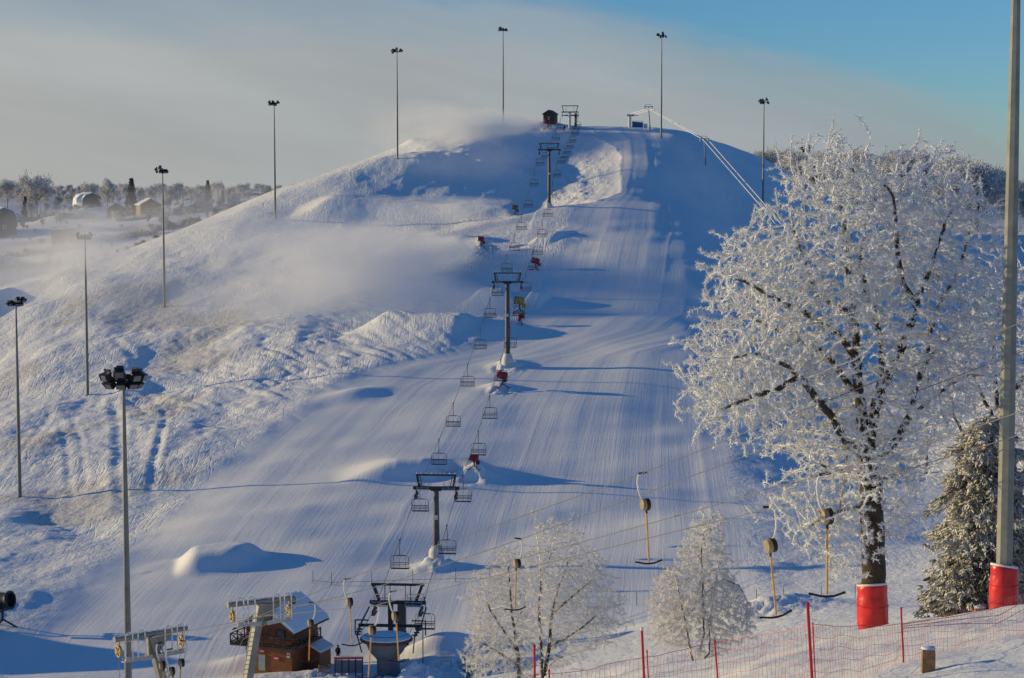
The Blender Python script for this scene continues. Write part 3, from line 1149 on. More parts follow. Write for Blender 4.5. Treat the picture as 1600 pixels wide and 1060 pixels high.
drag_rope('drag_rope', [downB[1] + Vector((-1, 0, 0)), downB[0] + Vector((-1, 0, 0))] + ropeB + ropeC[::-1] + [downB[0] + Vector((-3, 0, 0)), downB[1] + Vector((-3, 0, 0))], .021, 'rimed rope of the drag lift that passes the tower in front of the brown lodge')
drag_rope('drag_rope', [downA[1] + Vector((1, 0, 0)), downA[0] + Vector((1, 0, 0))] + ropeA + ropeA2[::-1] + [downA[0] + Vector((-3, 0, 0)), downA[1] + Vector((-3, 0, 0))], .021, 'rimed rope of the drag lift that passes the nearer tower at the mast foot')


def drag_tower(loc, rz, w, lean, side, label):
    """loc: middle of the crossarm. Local x along the arm, y along the rope."""
    t = thing('drag_lift_tower', loc, label, 'lift tower', 'drag lift towers', rz)
    zb = ground(loc[0], loc[1], False) - loc[2] - .6
    b = MB()
    b.bar((0, 0, -.1), (lean * -zb, 0, zb), .58, .5)
    b.prism([(-.3, -.2), (1.5 * side, -.2), (.25, -1.6), (-.25, -1.6)] if side > 0 else [(.3, -.2), (-1.5, -.2), (-.25, -1.6), (.25, -1.6)], .3, Matrix.Translation((0, .15, 0)) @ Matrix.Rotation(PI / 2, 4, 'X'))
    b.build('column', M_POLE2, t)
    b = MB()
    b.tube([(-w / 2, 0, 0), (w / 2, 0, 0)], .19, 12)
    b.tube([(-w / 2 - .02, 0, 0), (-w / 2 + .05, 0, 0)], .215, 12)
    b.build('crossarm', M_POLE2, t, True)
    b = MB()
    rnd = random.Random(int(loc[1] * 7))
    for i in range(26):
        xx = -w / 2 + w * (i + .5) / 26
        b.lathe([(.03, 0), (.12, .02), (.10, .07), (.02, .10)], 6, Matrix.Translation((xx + rnd.uniform(-.05, .05), rnd.uniform(-.06, .06), .16)))
    b.build('snow_cap', M_FROST, t, True)
    lx = -.42 * (1 if side < 0 else -1) * 1.0
    b = MB()
    sgn = -1 if lean < 0 else 1
    for s in (-.17, .17):
        b.bar((sgn * .42 + s, -.2, -.6), (sgn * .42 + s + lean * -zb, -.2, zb), .05)
    n = int((-zb) / .32)
    for i in range(n):
        z = -.8 - i * .32
        q = sgn * .42 + lean * -z
        b.bar((q - .17, -.2, z), (q + .17, -.2, z), .045)
    b.build('ladder', M_RIME, t)
    for s in (-1, 1):
        xs = s * (w / 2 - .35)
        b = MB()
        b.bar((xs, 0, -.1), (xs, .1, -.55), .09)
        b.tube([(xs - .09, .1, -.85), (xs + .09, .1, -.85)], .40, 18)
        b.tube([(xs - .12, .1, -.85), (xs + .12, .1, -.85)], .10, 10)
        for k in range(6):
            a = PI * k / 3
            b.bar((xs - .12 * 1, .1, -.85), (xs - .12, .1 + .3 * math.cos(a), -.85 + .3 * math.sin(a)), .05)
        b.build('sheave_wheel', M_GOLD, t)
        b = MB()
        b.bar((s * .2, -.55, -1.45), (s * (w / 2 - .5), -.55, -1.3), .12, .30)
        b.bar((s * .2, -.15, -1.45), (s * (w / 2 - .5), -.15, -1.3), .10, .12)
        b.box((s * (w / 4), -.35, -1.5), (w / 2 - .8, .5, .05))
        b.build('platform', M_RIME, t)
        for q in (.28, .62):
            b = MB()
            xx = s * (w / 2) * q + s * .25
            L_ = []
            for k in range(9):
                a = PI * k / 8
                L_.append((xx - .26 * math.cos(a), -.6, .25 + .26 * math.sin(a)))
            b.tube([(xx - .26, -.6, -1.35)] + L_ + [(xx + .26, -.6, -1.35)], .05, 6)
            b.build('guard_hoop', M_FROST, t, True)
    return t


M_POLE2 = simple('frosted_column', (0.24, 0.25, 0.24), 0.6, 0.2, 0.2, 1.0, frost_any=.04)
rB = math.atan(.546)
rA = math.atan(.781)
drag_tower(P(408, 940, 132), rB, 4.9, -.19, 1, 'leaning drag lift tower with a white ladder in front of the brown lodge')
drag_tower(P(236, 991, 127), rA, 5.4, .24, 1, 'drag lift tower with white hoops in front of the tall mast foot')


def make_bar(mir=1):
    t = thing('drag_bar', (0, 0, 0), '', 'T-bar', 'T-bars hanging on the drag lifts')
    b = MB()
    b.bar((-.08 * mir, 0, .02), (.36 * mir, 0, .10), .10, .09)
    b.build('rope_clamp', M_DARK, t)
    b = MB()
    b.tube([(x * mir, 0, z) for x, z in ((0, 0), (-.10, -.12), (-.13, -.45), (-.06, -.85), (.02, -1.12), (.10, -1.26), (.24, -1.32))], .05, 8)
    b.build('hook_arm', M_FROST, t, True)
    b = MB()
    M = Matrix.Translation((.28 * mir, 0, -1.56)) @ Matrix.Rotation(R(-70), 4, 'Z') @ Matrix.Rotation(PI / 2, 4, 'X')
    b.lathe([(.28, -.20), (.31, -.17), (.31, .02)], 20, M)
    face = b.build('spring_box', M_BLACK, t, True)
    b = MB()
    b.lathe([(.31, .021), (.31, .14), (.26, .20), (.05, .21)], 20, M)
    b.build('cover', M_DRUM, face, True)
    b = MB()
    b.tube([(.31 * mir, 0, -1.78), (.36 * mir, 0, -2.02)], .055, 8)
    b.build('swivel', M_DARK, t, True)
    b = MB()
    b.tube([(.34 * mir, 0, -2.0), (.48 * mir, 0, -4.52)], .045, 8)
    b.build('pole', M_BAR, t, True)
    b = MB()
    b.tube([(x + .48 * (mir - 1), 0, z) for x, z in ((-.22, -4.52), (-.08, -4.53), (.25, -4.60), (.48, -4.60), (.75, -4.57), (1.02, -4.46), (1.16, -4.40))], [.05, .045, .045, .05, .045, .045, .05], 8)
    b.build('crossbar', M_BLACK, t, True)
    return t


bar0 = {}
BARS = [  # hook px, hook py, distance, drop in photo px, mirrored, tilt, label
    (1000, 741, dA(1000), 143, 1, 0, 'T-bar hanging clear over the lower piste, alone against the blue snow'),
    (1283, 743, dB(1283), 193, 1, -2.5, 'yellow poled T-bar hanging just left of the red padded oak trunk, largest of all'),
    (1206, 794, dB(1206, 57.5), 174, -1, 9, 'yellow poled T-bar hanging between the weeping birch and the red padded oak'),
    (1340, 650, 81, 152, -1, -4, 'T-bar hanging in front of the forked oak trunk, its crossbar partly hidden'),
    (813, 843, dA(813, 78), 113, -1, 2, 'T-bar hanging in front of the left frosted birch clump'),
    (540, 906, dA(540), 106, 1, -1, 'T-bar hanging over the person, left of the bullwheel'),
    (490, 943, dB(490), 93, -1, 1, 'T-bar hanging before the side wall of the brown lodge'),
    (589, 946, dB(586, 53.7), 118, -1, -1, 'T-bar whose yellow pole crosses the front of the bullwheel pedestal'),
    (611, 926, dB(611), 112, 1, 0, 'T-bar with its drum in front of the station portal'),
    (247, 1006, 126, 102, 1, 0, 'first of the three T-bars bunched beside the nearer drag tower'),
    (262, 1016, 125, 100, 1, 0, 'middle of the three T-bars bunched beside the nearer drag tower'),
    (289, 1003, 127, 100, -1, 0, 'last of the three T-bars bunched beside the nearer drag tower'),
]
for hx, hy, d, drop, mir, tilt, lab in BARS:
    p = P(hx, hy, d)
    s = drop / FPX * d / 4.6
    if mir not in bar0:
        bar0[mir] = make_bar(mir)
        o = bar0[mir]
    else:
        o = dup(bar0[mir], p)
    o.location = p
    o['label'] = lab
    o.scale = (s, s, s)
    o.rotation_euler = (0, R(-tilt), 0)


# ------------------------------------------------------------------ summit drag lift
b = MB()
sp = [P(985, 178, 600), P(1013, 170, 588), P(1098, 218, 541), P(1200, 335, 480), P(1300, 470, 420)]
sp2 = [p + Vector((1.6, 1.2, -.1)) for p in sp]
b.tube(sp + sp2[::-1], .11, 5)
tag(b.build('drag_rope', M_FROST, None, True), 'thick white rimed rope of the summit drag lift sloping down the shaded flank', 'cable', 'drag lift ropes')


def small_pylon(px, py_top, d, lean, label):
    x = P(px, py_top, d).x
    g = on_ground(px, d)
    top = P(px, py_top, d)
    t = thing('drag_lift_pylon', g, label, 'lift pylon', 'summit drag lift pylons', R(-35))
    h = top.z - g.z
    b = MB()
    b.tube([(lean, 0, -.5), (0, 0, h)], [.22, .16], 8)
    b.build('column', M_POLE2, t, True)
    b = MB()
    b.bar((-1.6, 0, h), (1.6, 0, h), .18, .2)
    b.bar((-1.2, 0, h + .7), (1.0, 0, h + .7), .08, .08)
    b.bar((-1.0, 0, h), (-1.0, 0, h + .7), .07)
    b.bar((.9, 0, h), (.9, 0, h + .7), .07)
    b.build('crossarm', M_DARK, t)
    for s in (-1, 1):
        b = MB()
        b.tube([(s * 1.3 - .1, 0, h - .45), (s * 1.3 + .1, 0, h - .45)], .32, 12)
        b.bar((s * 1.3, 0, h), (s * 1.3, 0, h - .4), .08)
        b.build('sheave_wheel', M_FROST, t)
    return t


small_pylon(1013, 167, 588, .7, 'summit drag lift pylon standing out against the sky')
small_pylon(1100, 217, 541, .6, 'drag lift pylon lower down on the shaded flank')
g = on_ground(984, 597)
t = thing('drag_lift_return', g, 'pale return station of the summit drag lift beside the blue hut', 'lift station')
b = MB()
b.tube([(0, 0, -.5), (0, 0, 3.6)], .45, 10)
b.build('column', M_FOOT, t, True)
b = MB()
b.box((.2, 0, 3.7), (2.2, .7, .6))
b.lathe([(.9, 0), (1.0, .1), (.9, .2)], 16, Matrix.Translation((1.7, 0, 3.6)))
b.build('bullwheel_head', M_RIME, t)
# ------------------------------------------------------------------ frosted trees
def frost_mat(name, col, dark, amount):
    """Hoar frost on twigs: mostly white ice, bark or needles showing through in patches."""
    m, nt, N, L, b = new_mat(name)
    n = noise_node(N, L, 2.2, 5, 0.7)
    n2 = noise_node(N, L, 0.35, 3, 0.5)
    s = math_node(N, L, 'ADD', math_node(N, L, 'MULTIPLY', n.outputs['Fac'], .7), math_node(N, L, 'MULTIPLY', n2.outputs['Fac'], .5))
    f = ramp(N, L, s, [(0.62 - amount, 0.0), (0.80 - amount, 1.0)])
    L.new(mixc(N, L, f.outputs['Color'], dark, col), b.inputs['Base Color'])
    b.inputs['Roughness'].default_value = 0.7
    b.inputs['Specular IOR Level'].default_value = 0.3
    b.inputs['Subsurface Weight'].default_value = 0.0
    return m


M_BARK = simple('dark_bark', (0.055, 0.043, 0.034), 0.9, 0, 0.4, 3, frost=.16, frost_any=-.02, bump=.8, bscale=9)
M_LIMB = simple('frosted_limb_bark', (0.085, 0.068, 0.055), 0.9, 0, 0.4, 4, frost=.22, frost_any=.14, bump=.5, bscale=9)
M_BARK2 = simple('grey_bark', (0.10, 0.085, 0.07), 0.9, 0, 0.4, 3, frost=.15, frost_any=.06, bump=.5, bscale=9)
M_HOAR = frost_mat('hoar_frost', (0.84, 0.86, 0.89), (0.50, 0.49, 0.49), .44)
M_HOAR_B = frost_mat('hoar_frost_birch', (0.78, 0.78, 0.79), (0.26, 0.23, 0.21), .28)
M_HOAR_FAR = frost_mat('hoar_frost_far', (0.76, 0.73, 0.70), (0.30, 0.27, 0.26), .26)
M_HOAR_SHADE = frost_mat('hoar_frost_shade', (0.58, 0.60, 0.63), (0.18, 0.18, 0.20), .19)  # cooler, darker copy of the far frost; shade and haze put into the colour
M_NEEDLE = frost_mat('frosted_needles', (0.66, 0.65, 0.61), (0.07, 0.07, 0.055), .16)
M_NEEDLE_FAR = frost_mat('frosted_needles_far', (0.30, 0.31, 0.33), (0.05, 0.055, 0.05), .05)


def resample(pl, step):
    out = [pl[0]]
    for a, b in zip(pl, pl[1:]):
        n = max(1, int(round((b - a).length / step)))
        for i in range(1, n + 1):
            out.append(a.lerp(b, i / n))
    return out


def colonize(paths, attr, D, di, dk, iters, bias, seed):
    """Space colonisation: twigs grow from the limb paths towards the attraction points."""
    rng = np.random.default_rng(seed)
    pos, par = [], []
    index = {}
    for pl in paths:
        q = resample(pl, D)
        prev = -1
        if pos:
            arr = np.array(pos)
            j = int(((arr - np.array(q[0])) ** 2).sum(1).argmin())
            prev = j
            q = q[1:] if (Vector(pos[j]) - q[0]).length < D else q
        for p in q:
            w = np.array(p) + (rng.normal(0, .07 * D, 3) if prev >= 0 else 0)
            pos.append(tuple(w))
            par.append(prev)
            prev = len(pos) - 1
    n_limb = len(pos)
    pos = np.array(pos)
    par = list(par)
    best = np.full(len(attr), 1e9)
    idx = np.zeros(len(attr), int)

    def update(lo, new):
        for i in range(0, len(new), 400):
            d = ((attr[:, None, :] - new[None, i:i + 400, :]) ** 2).sum(-1)
            k = d.argmin(1)
            v = d[np.arange(len(attr)), k]
            m = v < best
            best[m] = v[m]
            idx[m] = lo + i + k[m]
    update(0, pos)
    alive = np.ones(len(attr), bool)
    for it in range(iters):
        alive &= best > dk * dk
        act = alive & (best < di * di)
        if not act.any():
            break
        v = attr[act] - pos[idx[act]]
        v /= np.linalg.norm(v, axis=1)[:, None] + 1e-9
        s = np.zeros_like(pos)
        np.add.at(s, idx[act], v)
        nod = np.nonzero(np.abs(s).sum(1) > 1e-6)[0]
        dr = s[nod]
        dr /= np.linalg.norm(dr, axis=1)[:, None] + 1e-9
        dr = dr + np.array(bias) + rng.normal(0, .13, dr.shape)
        dr /= np.linalg.norm(dr, axis=1)[:, None] + 1e-9
        new = pos[nod] + dr * D
        # no doubling back on a twig that is already there
        keep = np.ones(len(new), bool)
        for i in range(0, len(new), 300):
            dd = ((new[i:i + 300, None, :] - pos[None, :, :]) ** 2).sum(-1).min(1)
            keep[i:i + 300] = dd > (.45 * D) ** 2
        new, nod = new[keep], nod[keep]
        if not len(new):
            break
        lo = len(pos)
        pos = np.concatenate([pos, new])
        par += [int(i) for i in nod]
        update(lo, new)
    return pos, np.array(par), n_limb


def radii(par, n, tip, ex=2.3):
    r = np.zeros(n)
    acc = np.zeros(n)
    has = np.zeros(n, bool)
    for i in range(n - 1, -1, -1):
        r[i] = acc[i] ** (1 / ex) if has[i] else tip
        p = par[i]
        if p >= 0:
            acc[p] += r[i] ** ex
            has[p] = True
    return r


def tube_chains(pos, par, r, sel, sides, extra):
    """Tubes along chains of selected nodes. Returns V, F (quads)."""
    n = len(pos)
    main = np.full(n, -1)
    for i in range(n):
        p = par[i]
        if p >= 0 and sel[i] and (main[p] < 0 or r[i] > r[main[p]]):
            main[p] = i
    V, F = [], []
    off = 0
    ang = np.arange(sides) * 2 * PI / sides
    ca, sa = np.cos(ang), np.sin(ang)
    for i in range(n):
        if not sel[i]:
            continue
        p = par[i]
        if p >= 0 and sel[p] and main[p] == i:
            continue                               # inside a chain
        ch = ([p] if p >= 0 else []) + [i]
        while main[ch[-1]] >= 0:
            ch.append(main[ch[-1]])
        if len(ch) < 2:
            continue
        q = pos[ch]
        rr = r[ch].copy()
        if p >= 0:
            rr[0] = rr[1]
        rr = rr + extra
        t = np.gradient(q, axis=0)
        t /= np.linalg.norm(t, axis=1)[:, None] + 1e-9
        ref = np.where(np.abs(t[:, 2:3]) < .95, np.array([[0, 0, 1.0]]), np.array([[1.0, 0, 0]]))
        nx = np.cross(t, ref)
        nx /= np.linalg.norm(nx, axis=1)[:, None] + 1e-9
        ny = np.cross(t, nx)
        ring = q[:, None, :] + (nx[:, None, :] * ca[None, :, None] + ny[:, None, :] * sa[None, :, None]) * rr[:, None, None]
        V.append(ring.reshape(-1, 3))
        m = len(ch)
        a = (np.arange(m - 1)[:, None] * sides + np.arange(sides)[None, :])
        b_ = (np.arange(m - 1)[:, None] * sides + (np.arange(sides)[None, :] + 1) % sides)
        F.append(np.stack([a, b_, b_ + sides, a + sides], -1).reshape(-1, 4) + off)
        off += m * sides
    if not V:
        return np.zeros((0, 3)), np.zeros((0, 4), int)
    return np.concatenate(V), np.concatenate(F)


def spikes(base, dirs, length, rad, rng, taper=.45):
    """Short three-sided icy twigs, all at once."""
    n = len(base)
    d = dirs / (np.linalg.norm(dirs, axis=1)[:, None] + 1e-9)
    ref = rng.normal(0, 1, (n, 3))
    nx = np.cross(d, ref)
    nx /= np.linalg.norm(nx, axis=1)[:, None] + 1e-9
    ny = np.cross(d, nx)
    tip = base + d * length[:, None]
    V = np.empty((n, 6, 3))
    for k in range(3):
        a = 2 * PI * k / 3
        o = nx * math.cos(a) + ny * math.sin(a)
        V[:, k] = base + o * rad[:, None]
        V[:, 3 + k] = tip + o * (rad * taper)[:, None]
    i = np.arange(n)[:, None] * 6
    F = np.stack([np.concatenate([i + k, i + (k + 1) % 3, i + 3 + (k + 1) % 3, i + 3 + k], 1) for k in range(3)], 1).reshape(-1, 4)
    return V.reshape(-1, 3), F


def in_poly(px, py, poly):
    ins = np.zeros(len(px), bool)
    n = len(poly)
    for i in range(n):
        x0, y0 = poly[i]
        x1, y1 = poly[(i + 1) % n]
        c = ((y0 > py) != (y1 > py)) & (px < (x1 - x0) * (py - y0) / (y1 - y0 + 1e-12) + x0)
        ins ^= c
    return ins


def crown_points(poly, d0, depth, n, seed, clumps=0, sig=.6, even=.3333):
    """Attraction points through the volume of a crown whose outline is given, d0 metres away and DEPTH deep to each side."""
    rng = np.random.default_rng(seed)
    xs = [p[0] for p in poly]
    ys = [p[1] for p in poly]
    cx, cy = (min(xs) + max(xs)) / 2, (min(ys) + max(ys)) / 2
    hx, hy = (max(xs) - min(xs)) / 2, (max(ys) - min(ys)) / 2

    def draw(k):
        out = []
        while sum(len(o) for o in out) < k:
            px = rng.uniform(min(xs), max(xs), 4 * k)
            py = rng.uniform(min(ys), max(ys), 4 * k)
            m = in_poly(px, py, poly)
            px, py = px[m], py[m]
            e = np.sqrt(np.clip(1 - .8 * (((px - cx) / hx) ** 2 + ((py - cy) / hy) ** 2) / 1.6, .12, 1))
            dy = rng.uniform(-1, 1, len(px)) * e * depth
            out.append(np.array([tuple(P(a, b, d0 + c)) for a, b, c in zip(px[:k], py[:k], dy[:k])]))
        return np.concatenate(out)[:k]
    if not clumps:
        return draw(n)
    c = draw(clumps)
    k = int(n * even)
    return np.concatenate([draw(k), (c[rng.integers(0, clumps, n - k)] + rng.normal(0, sig, (n - k, 3)))])


def make_tree(name, loc, paths, attr, label, cat, D, di, dk, iters, bias, seed, tip, cut, bark, hoar, per, slen, srad, droop=0.0, group=None, limb=None, trunk_r=None, frost_r=.016):
    limb = limb or M_LIMB
    loc = Vector(loc)
    pos, par, n_limb = colonize(paths, attr, D, di, dk, iters, bias, seed)
    pos = pos - np.array(loc)
    n = len(pos)
    r = radii(par, n, tip)
    if trunk_r:
        r = r * (trunk_r / r[0]) ** np.clip((r - tip) / (r[0] - tip), 0, 1)
    # root flare
    t = thing(name, loc, label, cat, group)
    thick = r > cut
    V, F = tube_chains(pos, par, r, r > cut * 2.2, 10, 0.0)
    Vl, Fl = tube_chains(pos, par, r, thick & (r <= cut * 2.2), 7, frost_r * .4)
    o = np_mesh('trunk', np.concatenate([V, Vl]), np.concatenate([F, Fl + len(V)]), bark, t, True)
    o.data.materials.append(limb)
    mi = np.zeros(len(o.data.polygons), dtype=np.int32)
    mi[len(F):] = 1
    o.data.polygons.foreach_set('material_index', mi)
    V1, F1 = tube_chains(pos, par, r, ~thick, 4, frost_r)
    rng = np.random.default_rng(seed + 5)
    tw = np.nonzero(r < cut * 1.3)[0]
    tw = tw[par[tw] >= 0]
    k = np.repeat(tw, per)
    d = pos[k] - pos[par[k]]
    d /= np.linalg.norm(d, axis=1)[:, None] + 1e-9
    base = pos[par[k]] + (pos[k] - pos[par[k]]) * rng.uniform(0, 1, (len(k), 1))
    dirs = d * .55 + rng.normal(0, .55, d.shape) + np.array([0, 0, .12 - droop])
    V2, F2 = spikes(base, dirs, rng.uniform(.35, 1.0, len(k)) ** 1.3 * slen, rng.uniform(.7, 1.25, len(k)) * srad, rng)
    np_mesh('crown', np.concatenate([V1, V2]), np.concatenate([F1, F2 + len(V1)]), hoar, t)
    return t


def path(d, *pts):
    """Limb path; each point is (photo x, photo y) or (photo x, photo y, metres behind d)."""
    return [P(p[0], p[1], d + (p[2] if len(p) > 2 else 0)) for p in pts]


# --- the frosted oak with the red pad
OD = 82
oak_limbs = [
    path(OD, (1365, 992), (1366, 940), (1365, 880), (1362, 810), (1360, 750), (1356, 715), (1350, 690), (1345, 640), (1339, 587), (1338, 530, .4), (1335, 482, .6), (1326, 440, .4), (1322, 390, .2), (1318, 340, -.2), (1306, 290, -.4)),
    path(OD, (1360, 735), (1359, 700), (1361, 665, -.3), (1370, 628, -.6), (1383, 596, -.8), (1404, 556, -1), (1420, 518, -1), (1430, 480, -1), (1433, 462, -1), (1446, 440, -1), (1462, 395, -1.2), (1480, 340, -1.4)),
    path(OD, (1431, 470, -1), (1412, 448, -1.3), (1404, 410, -1.6), (1400, 360, -1.8), (1396, 310, -2)),
    path(OD, (1354, 716), (1336, 702, -.5), (1322, 690, -1), (1300, 652, -1.6), (1274, 620, -2.1), (1248, 586, -2.5), (1226, 570, -2.7), (1183, 552, -3), (1140, 560, -3.2)),
    path(OD, (1250, 588, -2.4), (1212, 610, -2.4), (1170, 622, -2.2), (1128, 640, -2)),
    path(OD, (1339, 560, .3), (1331, 551, 0), (1309, 521, -.6), (1274, 500, -1.2), (1250, 486, -1.6), (1210, 466, -2), (1165, 440, -2.2), (1125, 425, -2.4)),
    path(OD, (1337, 505, .5), (1328, 490, .9), (1300, 474, 1.4), (1274, 460, 1.8), (1257, 409, 2.2), (1240, 360, 2.4), (1232, 320, 2.6)),
    path(OD, (1346, 640), (1335, 612, .6), (1318, 590, 1.2), (1296, 560, 2), (1270, 540, 2.6), (1225, 520, 3.2), (1180, 500, 3.6)),
    path(OD, (1372, 622, -.6), (1378, 572, .2), (1376, 530, .8), (1365, 487, 1.4), (1352, 450, 1.8), (1345, 410, 2.2), (1352, 350, 2.6), (1370, 310, 2.8)),
    path(OD, (1362, 730), (1378, 712, .5), (1402, 688, 1.2), (1421, 650, 1.8), (1430, 609, 2.2), (1448, 562, 2.6), (1474, 535, 3), (1500, 518, 3.2), (1530, 480, 3.4), (1545, 440, 3.4)),
    path(OD, (1424, 648, 1.8), (1456, 622, 1.4), (1491, 597, 1), (1517, 584, .8), (1550, 588, .6)),
    path(OD, (1448, 562, 2.6), (1452, 520, 2.8), (1470, 470, 3), (1500, 420, 3.2), (1515, 360, 3.2)),
    path(OD, (1362, 742), (1336, 742, -.8), (1300, 732, -1.4), (1267, 721, -1.9)),
    path(OD, (1360, 752), (1392, 745, .6), (1420, 732, 1), (1450, 700, 1.4)),
    path(OD, (1364, 800), (1340, 792, -.8), (1310, 800, -1.4), (1280, 812, -1.9), (1255, 830, -2.2)),
    path(OD, (1366, 790), (1390, 800, -.5), (1412, 815, -.9)),
]
oak_poly = [(1068, 605), (1095, 560), (1080, 490), (1110, 430), (1150, 385), (1175, 320), (1215, 295), (1240, 260), (1300, 238), (1330, 280), (1400, 262), (1440, 250), (1510, 285), (1560, 310), (1570, 420), (1550, 520),
            (1560, 600), (1500, 680), (1430, 720), (1390, 760), (1330, 760), (1290, 745), (1240, 690), (1165, 665), (1100, 675), (1085, 640)]
oak_low = [(1180, 760), (1240, 735), (1330, 760), (1390, 760), (1435, 735), (1425, 830), (1395, 880), (1350, 860), (1335, 900), (1290, 890), (1235, 850), (1200, 800)]
oak_attr = np.concatenate([crown_points(oak_poly, OD - .3, 5.0, 15000, 3, 165, .64, .12), crown_points(oak_low, OD - 1, 2.2, 900, 4, 30, .4)])
op = P(1365, 989, OD)
make_tree('frosted_oak', (op.x, OD, ground(op.x, OD)), oak_limbs, oak_attr, 'large spreading oak thick with white hoar frost, its trunk wrapped in a red pad', 'tree',
          .26, 6.0, .31, 80, (0, 0, .10), 11, .0095, .045, M_BARK, M_HOAR, 19, .21, .0135, trunk_r=.52, frost_r=.009)
pad('safety_pad', (op.x, OD, ground(op.x, OD) + .25), .64, 2.45, 'crumpled red padded sleeve around the foot of the frosted oak trunk', -.10, 9)

# --- birches by the net
BD = 104
make_tree('frosted_birch', on_ground(848, BD), [
    path(BD, (848, 1085), (847, 1040), (845, 1000), (842, 950), (846, 900), (842, 860), (838, 830)),
    path(BD, (850, 1060), (858, 1010, .3), (862, 960, .5), (870, 925, .7), (885, 885, .9), (900, 850, 1)),
    path(BD, (858, 1010, .3), (880, 1000, -.4), (910, 980, -.8), (940, 955, -1)),
    path(BD, (862, 960, .5), (885, 940, -.2), (915, 915, -.5), (940, 890, -.6)),
    path(BD, (850, 1050), (870, 1030, -.6), (900, 1018, -1), (930, 1015, -1.2)),
    path(BD, (846, 940), (832, 915, .5), (826, 890, .8)),
    path(BD, (846, 900), (860, 870, -.6), (868, 835, -.8)),
], crown_points([(838, 812), (872, 808), (905, 828), (938, 870), (968, 930), (978, 962), (950, 1000), (900, 1030), (862, 1062), (832, 1010), (820, 930), (824, 860)], BD, 2.6, 3800, 21, 90, .4),
    'bare trunked birch in fine frost, dark forked trunks showing, behind the left red pole', 'tree', .20, 4, .23, 70, (0, 0, .12), 22, .006, .035, M_BARK, M_HOAR_B, 8, .24, .0095, trunk_r=.15, group='frosted trees by the net', frost_r=.007)
BD = 112
make_tree('frosted_birch', on_ground(812, BD), [
    path(BD, (812, 1095), (811, 1050), (808, 1010), (800, 960), (796, 910), (794, 870)),
    path(BD, (809, 1020), (790, 990, -.6), (770, 960, -.9), (755, 930, -1)),
    path(BD, (810, 1040), (780, 1020, .4), (755, 1005, .6), (740, 1000, .8)),
    path(BD, (803, 980), (818, 950, .5), (822, 910, .8)),
], crown_points([(738, 1000), (736, 930), (758, 882), (788, 850), (812, 868), (828, 930), (834, 990), (832, 1070), (760, 1075), (724, 1045)], BD, 2.4, 3600, 23, 80, .4),
    'rounded frosted tree clump left of the dark forked birch, reaching the picture bottom', 'tree', .20, 4, .23, 70, (0, 0, .08), 24, .006, .035, M_BARK2, M_HOAR_B, 8, .26, .0105, trunk_r=.15, group='frosted trees by the net', frost_r=.008)
BD = 116
make_tree('weeping_birch', on_ground(1092, BD), [
    path(BD, (1086, 1052), (1076, 1000), (1064, 940), (1055, 900)),
    path(BD, (1086, 1052), (1100, 990), (1098, 930), (1096, 870), (1100, 828)),
    path(BD, (1086, 1052), (1108, 1020), (1110, 960, .5), (1120, 900, .8), (1125, 860, .9)),
    path(BD, (1098, 930), (1130, 905, -.6), (1155, 915, -.9), (1168, 940, -1)),
    path(BD, (1098, 900), (1070, 880, .6), (1045, 895, .9)),
], crown_points([(1014, 945), (1020, 903), (1046, 880), (1060, 893), (1070, 852), (1084, 822), (1100, 806), (1122, 816), (1134, 850), (1140, 886), (1160, 915), (1179, 958), (1176, 988), (1152, 976), (1142, 1008), (1112, 1000), (1100, 1026), (1070, 1016), (1052, 990), (1030, 1006)], BD, 2.3, 3600, 25, 100, .4),
    'small weeping birch white with frost, twigs hanging down, between two T-bars', 'tree', .20, 4, .23, 70, (0, 0, -.25), 26, .005, .028, M_BARK2, M_HOAR_B, 10, .36, .009, droop=1.1, trunk_r=.09, group='frosted trees by the net', frost_r=.007)
BD = 108
make_tree('frosted_oak', on_ground(1570, BD), [
    path(BD, (1570, 990), (1572, 900), (1570, 820), (1566, 740), (1560, 650), (1552, 560), (1560, 480), (1580, 430)),
    path(BD, (1570, 800), (1600, 740, .8), (1640, 680, 1.2), (1670, 600, 1.4), (1690, 520, 1.5)),
    path(BD, (1568, 760), (1540, 720, -.8), (1512, 690, -1.2), (1490, 650, -1.4)),
    path(BD, (1562, 670), (1535, 620, 1), (1515, 570, 1.5), (1512, 520, 1.8)),
    path(BD, (1560, 640), (1600, 590, -1), (1630, 530, -1.4), (1640, 460, -1.6)),
], crown_points([(1440, 725), (1446, 650), (1470, 590), (1500, 540), (1506, 490), (1550, 425), (1640, 400), (1720, 460), (1740, 650), (1650, 780), (1580, 800), (1500, 780)], BD, 4.0, 7000, 27, 140, .62),
    'paler frosted tree standing behind the thick grey mast, above the spruce', 'tree', .31, 6, .40, 60, (0, 0, .1), 28, .012, .045, M_BARK, M_HOAR, 13, .24, .016, trunk_r=.32, frost_r=.016)


